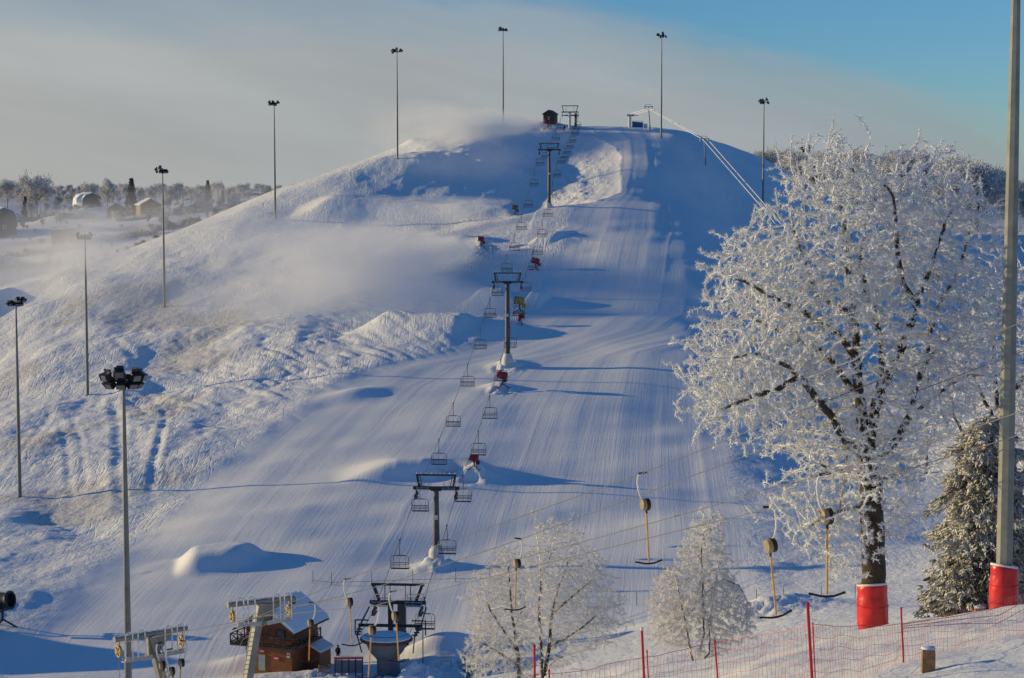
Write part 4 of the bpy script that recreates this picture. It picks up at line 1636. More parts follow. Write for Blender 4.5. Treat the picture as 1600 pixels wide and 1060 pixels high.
# --- spruce behind the thick mast
def make_spruce(name, loc, H, Rm, seed, label, hoar, levels, per, tufts, spk, slen, srad, group=None, cat='tree', expo=.75):
    rng = np.random.default_rng(seed)
    t = thing(name, loc, label, cat, group)
    b = MB()
    b.tube([(0, 0, -.4), (0, 0, H * .5), (0, 0, H * .98)], [H * .02, H * .012, .02], 8)
    b.build('trunk', M_BARK, t, True)
    B, Dr = [], []
    for i in range(levels):
        f = (i + rng.uniform(0, .6)) / levels
        z = H * (.03 + .95 * f)
        rad = Rm * (1 - f) ** expo * rng.uniform(.62, 1.15) + .08
        for k in range(per):
            a = 2 * PI * (k + rng.uniform(-.3, .3)) / per + i * .7
            L_ = rad * rng.uniform(.75, 1.08)
            s = np.sqrt(rng.uniform(.03, 1, tufts))
            side = rng.normal(0, .11, tufts) * s * L_
            x = np.cos(a) * s * L_ - np.sin(a) * side
            y = np.sin(a) * s * L_ + np.cos(a) * side
            zz = z + .10 * L_ * s - .42 * L_ * s ** 2 + rng.normal(0, .05, tufts)
            c = np.repeat(np.stack([x, y, zz], 1), spk, 0)
            B.append(c + rng.normal(0, .05, c.shape) * (srad / .05))
            o = np.stack([np.cos(a) + rng.normal(0, .6, len(c)), np.sin(a) + rng.normal(0, .6, len(c)), rng.normal(-.75, .55, len(c))], 1)
            Dr.append(o)
    B, Dr = np.concatenate(B), np.concatenate(Dr)
    V, F = spikes(B, Dr, rng.uniform(.5, 1.1, len(B)) * slen, rng.uniform(.7, 1.2, len(B)) * srad, rng, .5)
    np_mesh('crown', V, F, hoar, t)
    return t


sp_ = on_ground(1538, 97)
make_spruce('frosted_spruce', sp_, 11.5, 3.9, 5, 'frosted spruce with drooping grey green boughs behind the thick mast foot', M_NEEDLE, 30, 12, 15, 7, .32, .06, expo=.36)

# --- bare shrub and young growth near the valley floor
sh = on_ground(732, 184)
rng = np.random.default_rng(77)
t = thing('bare_shrub', sh, 'dark bare shrub at the edge of the left frosted tree clump', 'shrub')
for k in range(9):
    b = MB()
    a = rng.uniform(0, 2 * PI)
    q = Vector((math.cos(a), math.sin(a), 0))
    h = rng.uniform(1.2, 2.4)
    b.tube([q * .08, q * .3 + Vector((0, 0, h * .5)), q * rng.uniform(.6, 1.1) + Vector((0, 0, h))], [.045, .03, .012], 5)
    b.build('stem', M_BARK, t, True)
base = np.stack([rng.normal(0, .55, 500), rng.normal(0, .55, 500), rng.uniform(.3, 2.1, 500)], 1)
V, F = spikes(base, rng.normal(0, 1, (500, 3)) + np.array([0, 0, .4]), rng.uniform(.2, .5, 500), rng.uniform(.01, .025, 500), rng)
np_mesh('crown', V, F, M_NEEDLE_FAR, t)


# --- far trees: a few models, every tree a copy
def far_tree(seed, H, W, hoar, label, n=1700):
    rng = np.random.default_rng(seed)
    t = thing('frosted_tree', (0, 0, 0), label, 'tree', 'frosted trees of the far wood')
    b = MB()
    b.tube([(0, 0, -1), (0, 0, H * .45), (rng.uniform(-.5, .5), 0, H * .85)], [H * .018, H * .012, .05], 6)
    tips = []
    for k in range(7):
        a = rng.uniform(0, 2 * PI)
        f = rng.uniform(.25, .6)
        tip_ = Vector((math.cos(a) * W * rng.uniform(.4, .8), math.sin(a) * W * rng.uniform(.4, .8), H * rng.uniform(.6, .95)))
        b.tube([(0, 0, H * f), tip_ * .5 + Vector((0, 0, H * f * .55)), tip_], [H * .008, H * .006, .04], 5)
        tips.append(tip_)
    b.build('trunk', M_BARK2, t, True)
    lumps = [np.array(x) for x in tips] + [np.array([rng.normal(0, W * .4), rng.normal(0, W * .4), H * rng.uniform(.35, .92)]) for _ in range(9)]
    L_ = np.array(lumps)[rng.integers(0, len(lumps), n)]
    base = L_ + rng.normal(0, W * .21, (n, 3))
    dirs = rng.normal(0, .8, (n, 3)) + (base - np.array([0, 0, H * .4])) * (1.2 / H)
    V, F = spikes(base, dirs, rng.uniform(.6, 1.4, n), rng.uniform(.08, .2, n), rng)
    np_mesh('crown', V, F, hoar, t)
    return t


far_models = [far_tree(101, 16, 4.6, M_HOAR_FAR, ''), far_tree(102, 14, 5.2, M_HOAR_FAR, ''), far_tree(103, 18, 4.2, M_HOAR_FAR, ''), far_tree(104, 15, 4.8, M_HOAR_SHADE, ''), far_tree(105, 17, 4.4, M_HOAR_SHADE, '')]
used = set()


def far_put(model, px, d, scale, label, group):
    p = on_ground(px, d)
    if model not in used:
        used.add(model)
        o = far_models[model]
        o.location = p
        o.scale = (scale,) * 3
    else:
        o = dup(far_models[model], p, None, None, scale)
    o.rotation_euler = (0, 0, random.Random(int(px * 7 + d)).uniform(0, 6.2))
    o['label'] = label
    o['group'] = group
    return o


rnd = random.Random(5)
GW = 'frosted trees of the far wood'
for i in range(150):
    px = 1185 + (i * 0.6180339 % 1.0) * 480
    d = rnd.uniform(760, 980) if px < 1480 else rnd.uniform(640, 900)
    g_top = 241 + max(0, px - 1440) * .26
    p = on_ground(px, d)
    base_y = 530 - FPX * ((p.z * CT + d * ST) / (d * CT - p.z * ST)) if False else 295 - p.z / d * FPX
    want = (base_y - g_top - rnd.uniform(-4, 26)) / FPX * d
    dim = rnd.random() < (.25 if px < 1400 else .6)  # shade-toned frost dealt out by chance, more often on the right
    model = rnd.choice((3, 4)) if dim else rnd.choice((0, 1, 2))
    h = (16, 14, 18, 15, 17)[model]
    sc = max(.5, min(1.7, want / h))
    far_put(model, px, d, sc, 'grey shade-toned frosted tree in the far wood behind the oak' if dim else 'pale sun-toned frosted tree in the far wood behind the oak', GW + (' in shade tones' if dim else ' in sun'))
GV = 'frosted trees around the village'
for px, d, top, model, lab in ((12, 860, 283, 0, 'frosted bare tree at the left picture edge behind the village'), (58, 840, 279, 1, 'wide frosted tree above the blue shade-toned village hedge'), (168, 800, 281, 2, 'frosted tree right behind the arched roof barn'),
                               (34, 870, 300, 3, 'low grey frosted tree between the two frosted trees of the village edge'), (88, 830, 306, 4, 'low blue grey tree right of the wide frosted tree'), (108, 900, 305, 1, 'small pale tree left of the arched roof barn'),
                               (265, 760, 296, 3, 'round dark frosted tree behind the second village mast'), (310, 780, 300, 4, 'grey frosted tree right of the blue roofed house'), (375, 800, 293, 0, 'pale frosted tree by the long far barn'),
                               (390, 770, 300, 3, 'grey frosted tree in the mist left of the hill foot'), (185, 900, 308, 0, 'pale frosted tree in mist between barn and dark spruce'), (72, 780, 318, 3, 'blue shaded bush mass below the wide frosted tree'), (50, 790, 316, 4, 'dark blue shade-toned bush beside the left barn'), (100, 790, 320, 3, 'low shade-toned bush left of the arched roof barn')):
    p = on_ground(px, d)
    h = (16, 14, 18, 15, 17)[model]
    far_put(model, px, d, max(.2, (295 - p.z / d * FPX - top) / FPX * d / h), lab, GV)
GH = 'hazy trees on the far horizon of the plain'
rnd = random.Random(12)
for i in range(105):
    px = -15 + (i * .6180339 % 1.0) * 470
    d = rnd.uniform(880, 1350)
    p = on_ground(px, d)
    model = rnd.choice((0, 1, 3, 4, 2))
    h = (16, 14, 18, 15, 17)[model]
    top = rnd.uniform(287, 300)
    far_put(model, px, d, max(.25, (295 - p.z / d * FPX - top) / FPX * d / h), 'small hazy frosted tree of the far line behind the village', GH)
GB = 'frosted bushes on the village plain'
for i in range(110):
    px = -15 + (i * .6180339 % 1.0) * 440
    d = rnd.uniform(590, 820)
    if px > 260:
        d = max(d, 690)
    far_put(rnd.choice((0, 1, 3, 3, 4)), px, d, rnd.uniform(.10, .30), 'low frosted bush on the hazy snow plain around the village', GB)
sp0 = None
for px, d, top, lab in ((206, 770, 277, 'tall dark spruce behind the village houses, leaning tip'), (325, 790, 281, 'slim pale spruce tip in the village mist'), (348, 770, 297, 'left spruce of the grey row beside the white pole'), (358, 772, 296, 'right spruce of the grey row beside the white pole'), (369, 780, 303, 'low spruce at the end of the grey row'), (40, 830, 306, 'tiny dark spruce between frosted village trees')):
    p = on_ground(px, d)
    h = (295 - p.z / d * FPX - top) / FPX * d
    if sp0 is None:
        sp0 = make_spruce('village_spruce', p, 12, 2.6, 8, lab, M_NEEDLE_FAR, 24, 9, 7, 3, .55, .085, GV)
        o = sp0
    else:
        o = dup(sp0, p, None, lab)
    o.scale = (h / 12,) * 3
far_unused = [m for i, m in enumerate(far_models) if i not in used]
# ------------------------------------------------------------------ buildings
def plank_mat(name, col, dark):
    """Horizontal log or board wall."""
    m, nt, N, L, b = new_mat(name)
    tc = N.new('ShaderNodeTexCoord')
    sp = N.new('ShaderNodeSeparateXYZ')
    L.new(tc.outputs['Object'], sp.inputs[0])
    fr = math_node(N, L, 'FRACT', math_node(N, L, 'MULTIPLY', sp.outputs['Z'], 5.2))
    r = ramp(N, L, fr, [(0.0, 0.15), (0.12, 1.0), (0.9, .9), (1.0, .3)])
    n = noise_node(N, L, 1.6, 5, .6)
    rr = ramp(N, L, n.outputs['Fac'], [(.3, dark), (.7, col)])
    L.new(mixc(N, L, r.outputs['Color'], tuple(c * .3 for c in dark), rr.outputs['Color']), b.inputs['Base Color'])
    b.inputs['Roughness'].default_value = .6
    return m


M_LOG = plank_mat('stained_logs', (0.36, 0.12, 0.03), (0.20, 0.062, 0.018))
M_LOG_DARK = plank_mat('dark_logs', (0.07, 0.045, 0.032), (0.035, 0.024, 0.02))
M_GREYWALL = plank_mat('grey_boards', (0.14, 0.12, 0.11), (0.08, 0.07, 0.07))
M_BRICKISH = simple('ochre_plaster', (0.22, 0.16, 0.11), .8, 0, .2, .6)
M_WINDOW = simple('window_glass', (0.05, 0.07, 0.08), .1, 0, .2, 2, spec=.8)
M_WHITE = simple('white_board', (0.70, 0.72, 0.72), .6, 0, .08, 2)
M_GREEN = simple('pale_green_board', (0.32, 0.42, 0.38), .5, 0, .2, 2)
M_REDSIGN = simple('red_sign', (0.50, 0.03, 0.03), .5, 0, .1, 2)


def lodge():
    g = on_ground(437, 190)
    t = thing('wooden_lodge', (g.x, g.y + 2.6, g.z), 'two storey brown log lodge with snowy gable roof and balcony at the slope foot', 'lodge', None, R(-21))
    w, dp, z1, z2, z3 = 5.2, 6.0, 2.9, 4.9, 6.7
    b = MB()
    b.box((0, 0, z1 / 2 - .4), (w, dp, z1 + .8))
    b.build('ground_floor_wall', M_LOG, t)
    b = MB()
    x, y = w / 2 - .05, dp / 2 - .05
    b.prism([(-x, z1), (x, z1), (x, z2 + .05), (0, z3 - .2), (-x, z2 + .05)], 2 * y, Matrix.Translation((0, y, 0)) @ Matrix.Rotation(PI / 2, 4, 'X'))
    b.build('upper_wall', M_LOG, t)
    for s in (-1, 1):
        b = MB()
        e = .85                                      # eaves overhang
        p0 = Vector((0, 0, z3))
        p1 = Vector((s * (w / 2 + e), 0, z3 - (z3 - z2) / (w / 2) * (w / 2 + e)))
        n = Vector((s * (z3 - z2), 0, w / 2)).normalized()
        for th, o, mm in ((.14, 0.0, 'deck'),):
            poly = [p0, p1, p1 + n * th, p0 + n * th]
            V = [Vector((p.x, yy, p.z)) for yy in (-dp / 2 - 1.1, dp / 2 + .7) for p in poly]
            b.add(V, [(0, 1, 2, 3), (7, 6, 5, 4), (0, 4, 5, 1), (1, 5, 6, 2), (2, 6, 7, 3), (3, 7, 4, 0)])
        roof = b.build('roof', M_LOG_DARK, t)
        b = MB()
        q0, q1 = p0 + n * .145 + Vector((s * .002, 0, 0)), p1 + n * .145 - (p1 - p0).normalized() * .12
        poly = [q0, q1, q1 + n * .12, q0.lerp(q1, .9) + n * .28, q0 + n * .30]
        V = [Vector((p.x, yy, p.z)) for yy in (-dp / 2 - 1.05, dp / 2 + .65) for p in poly]
        k = 5
        b.add(V, [tuple(range(k)), tuple(range(2 * k - 1, k - 1, -1))] + [(i, (i + 1) % k, k + (i + 1) % k, k + i) for i in range(k)])
        b.build('roof_snow', M_SNOWCAP, roof, True)
    # balcony along the front and both sides
    bal = MB()
    bal.box((0, -dp / 2 - .65, z1 + .02), (w + 2.2, 1.3, .16))
    bal.box((-w / 2 - .55, .2, z1 + .02), (1.1, dp + .4, .16))
    bal.box((w / 2 + .55, -.6, z1 + .02), (1.1, dp - 1.2, .16))
    bo = bal.build('balcony', M_LOG_DARK, t)
    rl = MB()

    def rail(a, c, n):
        a, c = Vector(a), Vector(c)
        for zz in (.12, 1.0):
            rl.bar(a + Vector((0, 0, zz)), c + Vector((0, 0, zz)), .09)
        for i in range(n + 1):
            p = a.lerp(c, i / n)
            rl.bar(p, p + Vector((0, 0, 1.05)), .10)
            if i < n:
                q = a.lerp(c, (i + 1) / n)
                rl.bar(p + Vector((0, 0, .15)), q + Vector((0, 0, .97)), .05)
                rl.bar(p + Vector((0, 0, .97)), q + Vector((0, 0, .15)), .05)
    zt = z1 + .1
    rail((-w / 2 - 1.05, -dp / 2 - 1.25, zt), (w / 2 + 1.05, -dp / 2 - 1.25, zt), 6)
    rail((-w / 2 - 1.05, -dp / 2 - 1.25, zt), (-w / 2 - 1.05, dp / 2, zt), 5)
    rail((w / 2 + 1.05, -dp / 2 - 1.25, zt), (w / 2 + 1.05, dp / 2 - 1.6, zt), 4)
    rl.build('railing', M_LOG_DARK, bo)
    for (xx, zz, ww, hh) in ((-1.5, z1 + 1.1, .9, .9), (1.4, z1 + 1.1, .8, .9)):
        f = MB()
        f.box((xx, -dp / 2 + .03, zz), (ww + .2, .08, hh + .2))
        fo = f.build('window', M_LOG_DARK, t)
        gl = MB()
        gl.box((xx, -dp / 2 - .02, zz), (ww, .04, hh))
        gl.build('pane', M_WINDOW, fo)
    f = MB()
    f.box((-.75, -dp / 2 - .02, 1.0), (.75, .08, 1.6))
    f.build('notice_board', M_GREEN, t)
    for xx, zz, ww, hh, mm in ((.9, 1.55, .8, .42, M_REDSIGN), (-.75, 2.15, .8, .3, M_REDSIGN), (2.25, 2.0, .35, .5, M_WHITE)):
        f = MB()
        f.box((xx, -dp / 2 - .03, zz), (ww, .05, hh))
        so_ = f.build('sign', mm, t)
        f = MB()
        f.box((xx, -dp / 2 - .06, zz + .03), (ww * .55, .02, hh * .35))
        f.build('sign_panel', M_WHITE if mm is M_REDSIGN else M_REDSIGN, so_)
    # lean-to on the side towards the chairlift
    b = MB()
    x0 = w / 2
    b.prism([(x0 + .02, -.4), (x0 + 1.5, -.4), (x0 + 1.5, 1.8), (x0 + .02, 2.5)], 2.6, Matrix.Translation((0, 2.8, 0)) @ Matrix.Rotation(PI / 2, 4, 'X'))
    b.build('lean_to', M_LOG, t)
    b = MB()
    b.prism([(x0 + .02, 2.52), (x0 + 1.75, 1.70), (x0 + 1.72, 1.92), (x0 + .02, 2.72)], 3.0, Matrix.Translation((0, 3.0, 0)) @ Matrix.Rotation(PI / 2, 4, 'X'))
    b.build('lean_to_roof', M_SNOWCAP, t)
    b = MB()
    b.box((.9, .5, z3 - .2), (.5, .5, 1.2))
    b.build('chimney', M_LOG_DARK, t)
    return t


lodge()


def house(name, px, d, w, dp, hw, hr, rz, wall, roofm, label, kind='gable', win=2, cat='house', group='village houses', py=None):
    if py:
        d = find_d(px, py)
        k = d / 700
        w, dp, hw, hr = w * k, dp * k, hw * k, hr * k
    g = on_ground(px, d)
    t = thing(name, g, label, cat, group, R(rz))
    if kind == 'arch':
        prof = [(-w / 2, hw * .55), (-w * .47, hw + hr * .35), (-w * .33, hw + hr * .75), (0, hw + hr), (w * .33, hw + hr * .75), (w * .47, hw + hr * .35), (w / 2, hw * .55)]
    elif kind == 'flat':
        prof = [(-w / 2, hw), (w / 2, hw + hr)]
    else:
        prof = [(-w / 2, hw), (0, hw + hr), (w / 2, hw)]
    b = MB()
    M = Matrix.Translation((0, dp / 2, 0)) @ Matrix.Rotation(PI / 2, 4, 'X')
    b.prism([(-w / 2, -1.5)] + [(w / 2, -1.5)] + prof[::-1], dp, M)
    b.build('wall', wall, t)
    b = MB()
    top = [Vector((x * 1.10, 0, z + .06)) for x, z in prof]
    upp = [p + Vector((0, 0, .32)) for p in top]
    V = [Vector((p.x, yy, p.z)) for yy in (-dp / 2 - .5, dp / 2 + .5) for p in top + upp]
    n = len(top)
    F = []
    for i in range(n - 1):
        F += [(i, i + 1, 2 * n + i + 1, 2 * n + i), (n + i + 1, n + i, 3 * n + i, 3 * n + i + 1), (i + 1, i, n + i, n + i + 1), (2 * n + i, 2 * n + i + 1, 3 * n + i + 1, 3 * n + i)]
    F += [(0, 2 * n, 3 * n, n), (n - 1, 2 * n - 1, 4 * n - 1, 3 * n - 1)]
    b.add(V, F)
    b.build('roof', roofm, t)
    for i in range(win):
        xx = (i + .5) / win * w * .7 - w * .35
        f = MB()
        f.box((xx, -dp / 2 - .04, hw * .55), (w * .14, .10, hw * .34))
        fo = f.build('window', M_WHITE, t)
        gl = MB()
        gl.box((xx, -dp / 2 - .10, hw * .55), (w * .10, .06, hw * .26))
        gl.build('pane', M_WINDOW, fo)
    return t


house('summit_hut', 860, 594, 3.6, 3.4, 2.3, 1.2, -18, M_LOG_DARK, M_LOG_DARK, 'small dark wooden hut with a pale window on the summit', win=1, cat='hut', group=None)
g = on_ground(996, 598)
t = thing('blue_shelter', g, 'low blue shelter at the very top of the piste', 'shelter')
b = MB()
b.prism([(-1.6, -.5), (1.6, -.5), (1.6, 1.5), (-1.6, 1.75)], 2.0, Matrix.Translation((0, 1, 0)) @ Matrix.Rotation(PI / 2, 4, 'X'))
b.build('cover', M_BLUE, t)  # low box in one even blue
b = MB()
for s in (-1, 1):
    b.bar((s * 1.66, -1.03, -.5), (s * 1.66, -1.03, 1.9), .1)
b.bar((-1.66, -1.03, 1.86), (1.66, -1.03, 1.86), .1)
b.build('frame', M_DARK, t)
b = MB()
b.lathe([(.5, 0), (.62, .2), (.62, 1.0), (.45, 1.2)], 14, Matrix.Translation((2.5, -.6, -.1)))
tag(thing('snow_roll', g + Vector((0, 0, 0)), 'pale rounded bale beside the blue shelter', 'bale'))
bb = b.build('wrap', M_FROST, bpy.data.objects['snow_roll'], True)

house('barn', 137, 700, 7.0, 12, 2.2, 3.6, 28, M_GREYWALL, M_SNOWCAP, 'arched roof barn with a dark gable and blue snowy roof in the village', 'arch', 2, py=327)
house('barn', -2, 640, 9.0, 12, 4.0, 5.2, 35, M_GREYWALL, M_SNOWCAP, 'dark arched gable of a barn cut by the left picture edge', 'arch', 1, py=364)
house('shed', 99, 610, 7.6, 5, 5.2, .9, 4, M_GREYWALL, M_SNOWCAP, 'plain box shaped grey shed with a white sloping roof line, nearest of the village', 'flat', 0, 'shed', py=381)
house('house', 182, 730, 6.6, 8, 2.8, 1.9, 10, M_GREYWALL, M_SNOWCAP, 'faint low gabled house veiled in mist between barn and blue roofed house', 'gable', 1, py=337)
house('house', 232, 735, 7.6, 9, 3.6, 2.4, 22, M_BRICKISH, M_SNOWCAP, 'brown boarded house with a blue snowy roof behind the thin mast', 'gable', 2, py=337)
house('house', 300, 770, 5.6, 7, 1.8, 1.4, -15, M_LOG_DARK, M_SNOWCAP, 'small dark collapsed house among the grey village trees', 'gable', 0, py=324)
house('barn', 402, 800, 9.5, 9, 2.6, 1.5, 70, M_GREYWALL, M_SNOWCAP, 'long low barn with a straight snowy roof just before the hill edge', 'gable', 0, py=313)
house('shed', 1342, 740, 5.2, 4, 1.9, .6, -12, M_LOG_DARK, M_SNOWCAP, 'little open shelter with a white roof before the far wood, above the oak crown', 'flat', 0, 'shelter', None)
def hedge(px, py, wpx, hpx, dark, label):
    d = find_d(px, py)
    g = on_ground(px, d)
    w, h = wpx / FPX * d, hpx / FPX * d
    rng = np.random.default_rng(int(px * 3 + py))
    n = int(900 + w * 60)
    xs_ = rng.uniform(-w / 2, w / 2, n)
    top = h * (.55 + .45 * vnoise(xs_ / 2.2, xs_ * 0 + px, 7))
    base = np.stack([xs_, rng.normal(0, 1.3, n), rng.uniform(-.6, 1, n) * top], 1)
    base[:, 2] += np.array([ground(g.x + x_, g.y) for x_ in np.linspace(-w / 2, w / 2, 12)])[((xs_ / w + .5) * 11.99).astype(int)] - g.z
    t = thing('frosted_hedge', g, label, 'hedge', 'frosted hedges of the village')
    V, F = spikes(base, rng.normal(0, 1, (n, 3)) + np.array([0, 0, .6]), rng.uniform(.5, 1.4, n), rng.uniform(.08, .2, n), rng)
    np_mesh('foliage', V, F, M_HOAR_SHADE if dark else M_HOAR_FAR, t)


for a in ((48, 346, 84, 24, True, 'blue shade-toned hedge mass beside the dark barn at the picture edge'), (118, 342, 60, 9, False, 'low pale frosted hedge in front of the arched roof barn'), (205, 345, 50, 8, False, 'low frosted hedge in front of the brown boarded house'),
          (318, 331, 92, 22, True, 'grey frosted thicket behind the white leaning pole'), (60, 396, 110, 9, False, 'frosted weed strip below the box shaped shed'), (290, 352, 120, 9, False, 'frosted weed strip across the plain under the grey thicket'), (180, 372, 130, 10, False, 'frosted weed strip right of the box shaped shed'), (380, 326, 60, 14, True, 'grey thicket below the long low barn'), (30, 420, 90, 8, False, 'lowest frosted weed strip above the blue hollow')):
    hedge(*a)
for px, d, top, lean, lab in ((336, 745, 303, 1.2, 'white leaning pole among the grey village trees'), (225, 790, 297, 0, 'thin dark utility pole left of the second village mast'), (286, 790, 295, 0, 'dark utility pole above the collapsed village house'), (414, 800, 294, 0, 'thin utility pole at the long low barn')):
    p = on_ground(px, d)
    h = (295 - p.z / d * FPX - top) / FPX * d
    t = thing('utility_pole', p, lab, 'pole', 'village poles')
    b = MB()
    b.tube([(-lean, 0, -1), (lean, 0, h)], [.22, .15], 6)
    b.build('pole', M_WHITE if lean else M_WOOD, t)
    if not lean:
        b = MB()
        b.bar((-1.0, 0, h - .5), (1.0, 0, h - .5), .15)
        b.build('crossarm', M_WOOD, t)


# ------------------------------------------------------------------ snow guns
def snow_gun(loc, rz, paint, cover, label, scale=1.0, pitch=8, stand=1.0):
    t = thing('snow_gun', loc, label, 'snow gun', 'snow guns along the lift', R(rz))
    t.scale = (scale,) * 3
    M = Matrix.Translation((0, 0, stand + .55)) @ Matrix.Rotation(R(-pitch), 4, 'Y') @ Matrix.Rotation(PI / 2, 4, 'Y')
    b = MB()
    b.lathe([(.30, -.62), (.46, -.55), (.52, -.2), (.47, .3), (.50, .62), (.52, .64), (.44, .62), (.40, .2), (.10, .1)], 20, M)
    b.build('barrel', paint, t, True)
    b = MB()
    for k in range(24):
        a, c = 2 * PI * k / 24, 2 * PI * (k + 1) / 24
        b.bar(M @ Vector((.53 * math.cos(a), .53 * math.sin(a), .58)), M @ Vector((.53 * math.cos(c), .53 * math.sin(c), .58)), .07)
    b.build('nozzle_ring', M_DARK, t)
    b = MB()
    b.lathe([(.12, -.1), (.10, .3), (.02, .36)], 12, M)
    for k in range(5):
        a = 2 * PI * k / 5
        b.bar(M @ Vector((.1 * math.cos(a), .1 * math.sin(a), .05)), M @ Vector((.44 * math.cos(a), .44 * math.sin(a), .08)), .10, .03)
    b.build('fan', M_BLACK, t)
    b = MB()
    for s in (-1, 1):
        b.bar((0, s * .58, stand + .6), (0, s * .58, stand - .05), .09, .12)
    b.bar((0, -.6, stand - .05), (0, .6, stand - .05), .10, .12)
    b.tube([(0, 0, stand - .05), (0, 0, .35)], .09, 8)
    b.build('yoke', M_DARK, t)
    b = MB()
    for k in range(3):
        a = 2 * PI * k / 3 + .5
        b.bar((0, 0, .45), (.95 * math.cos(a), .95 * math.sin(a), -.15), .09)
        b.box((.95 * math.cos(a), .95 * math.sin(a), -.12), (.3, .3, .06))
    b.build('tripod', M_DARK, t)
    b = MB()
    b.box((-.45, -.45, stand - .15), (.5, .3, .55))
    b.build('control_box', cover, t)
    return t


GUNS = [
    (752, 446, 176, M_REDGUN, M_DARK, 'red fan snow gun on a crusted mound blowing the largest plume', 1.15),
    (837, 421, 150, M_REDGUN, M_REDGUN, 'bright red snow gun standing on the piste edge below the terrace', 1.25),
    (812, 384, 165, M_YEL, M_YEL, 'yellow and white snow gun beside the middle tower pole', 1.5),
    (814, 374, 10, M_REDGUN, M_REDGUN, 'low red snow gun just below the yellow one', 1.0),
    (785, 328, 200, M_REDGUN, M_DARK, 'dark red snow gun half buried in a snow pit below the middle tower', 1.3),
    (741, 274, 170, M_REDGUN, M_DARK, 'snow covered red gun buried in the cone mound above the lowest tower', 1.0),
    (805, 484, 178, M_WOOD, M_DARK, 'brown snow gun on the terrace edge under the upper tower', 1.2),
    (855, 587, 180, M_REDGUN, M_YEL, 'red snow gun on the summit rim in front of the small hut', 1.3),
    (4, 213, -20, M_DARK, M_DARK, 'big dark snow machine half cut by the left picture edge on the shaded valley floor', 1.9),
]
for px, d, rz, pa, cv, lab, sc in GUNS:
    snow_gun(on_ground(px, d, .05), rz, pa, cv, lab, sc)


# ------------------------------------------------------------------ people
M_COAT = simple('dark_coat', (0.012, 0.014, 0.022), .8, 0, .3, 8)
M_COAT_RED = simple('red_jacket', (0.28, 0.02, 0.03), .8, 0, .2, 8)
M_SKIN = simple('skin', (0.45, 0.27, 0.20), .6, 0, .1, 8)


def person(loc, rz, label, coat, extra=None, scale=1.0):
    t = thing('person', loc, label, 'person', None, R(rz))
    t.scale = (scale,) * 3
    V = [(0, 0, .92), (0, .01, 1.18), (0, .0, 1.40), (0, -.02, 1.52), (0, -.03, 1.62), (0, -.03, 1.73),
         (.11, 0, .86), (.12, -.03, .48), (.13, .02, .10), (.14, -.13, .05), (-.11, 0, .86), (-.13, .04, .48), (-.14, .06, .10), (-.15, -.09, .05),
         (.19, .0, 1.40), (.25, .02, 1.13), (.22, -.12, .92), (.21, -.18, .84), (-.19, 0, 1.40), (-.25, .03, 1.13), (-.23, -.08, .90), (-.22, -.13, .82)]
    E = [(0, 1), (1, 2), (2, 3), (3, 4), (4, 5), (0, 6), (6, 7), (7, 8), (8, 9), (0, 10), (10, 11), (11, 12), (12, 13), (2, 14), (14, 15), (15, 16), (16, 17), (2, 18), (18, 19), (19, 20), (20, 21)]
    rad = [.17, .18, .17, .065, .10, .08, .11, .08, .07, .05, .11, .08, .07, .05, .085, .07, .055, .045, .085, .07, .055, .045]
    me = bpy.data.meshes.new('body')
    me.from_pydata(V, E, [])
    o = bpy.data.objects.new('body', me)
    COL.objects.link(o)
    o.parent = t
    md = o.modifiers.new('skin', 'SKIN')
    for i, r in enumerate(rad):
        me.skin_vertices[0].data[i].radius = (r, r * .8)
        me.skin_vertices[0].data[i].use_root = i == 0
    s = o.modifiers.new('sub', 'SUBSURF')
    s.levels = s.render_levels = 2
    me.materials.append(coat)
    b = MB()
    b.lathe([(.095, 0), (.115, .04), (.11, .11), (.06, .17), (.015, .185)], 14, Matrix.Translation((0, -.03, 1.62)))
    b.build('knit_cap', M_BLACK, t, True)
    b = MB()
    b.lathe([(.02, 0), (.07, .02), (.08, .08), (.05, .13)], 12, Matrix.Translation((0, -.085, 1.53)))
    b.lathe([(.005, 0), (.02, .02), (.008, .05)], 6, Matrix.Translation((0, -.165, 1.585)))
    b.build('face', M_SKIN, t, True)
    return t


person(on_ground(528, 195, .02), 160, 'person in dark winter clothes standing in the snow between the lodge and the bullwheel', M_COAT, scale=1.02)
person(on_ground(882, 583, .02), 20, 'small dark person on the slope right under the summit station', M_COAT)
person(on_ground(898, 589, .02), 70, 'small person in a red jacket at the foot of the summit station post', M_COAT_RED)

# ------------------------------------------------------------------ valley floor furniture
g = on_ground(545, 186)
t = thing('entrance_gate', g, 'lift entrance gate with a snow dusted red top beam and upright bars', 'gate', None, R(2))
b = MB()
b.box((0, 0, 1.62), (2.9, .22, .22))
b.build('top_beam', M_REDSIGN, t)
b = MB()
b.box((0, 0, 1.77), (2.85, .2, .08))
b.build('snow_cap', M_SNOWCAP, t)
for k in range(5):
    b = MB()
    b.bar((-1.36 + k * .68, 0, -.5), (-1.36 + k * .68, 0, 1.5), .12)
    b.build('post', M_DARK, t)
b = MB()
for k in range(4):
    b.box((-1.02 + k * .68, .02, .75), (.56, .04, 1.3))
b.build('bar_panel', simple('blue_grey_panel', (0.10, 0.14, 0.22), .6, 0, .2, 2), t)
g = on_ground(507, 186)
t = thing('wooden_barrier', g, 'crooked barrier of pale planks beside the red topped gate', 'barrier', None, R(15))
for k, (a, c) in enumerate((((-.6, 0, 1.25), (.5, 0, .95)), ((-.6, 0, .8), (.55, 0, 1.0)), ((-.6, 0, .75), (.5, 0, .45)))):
    b = MB()
    b.bar(a, c, .05, .16)
    b.build('plank', M_GREYPLANK if 'M_GREYPLANK' in globals() else M_WOOD, t)
for s in (-.55, .5):
    b = MB()
    b.bar((s, .06, -.4), (s, .06, 1.35), .1)
    b.build('post', M_WOOD, t)
g = on_ground(697, 188)
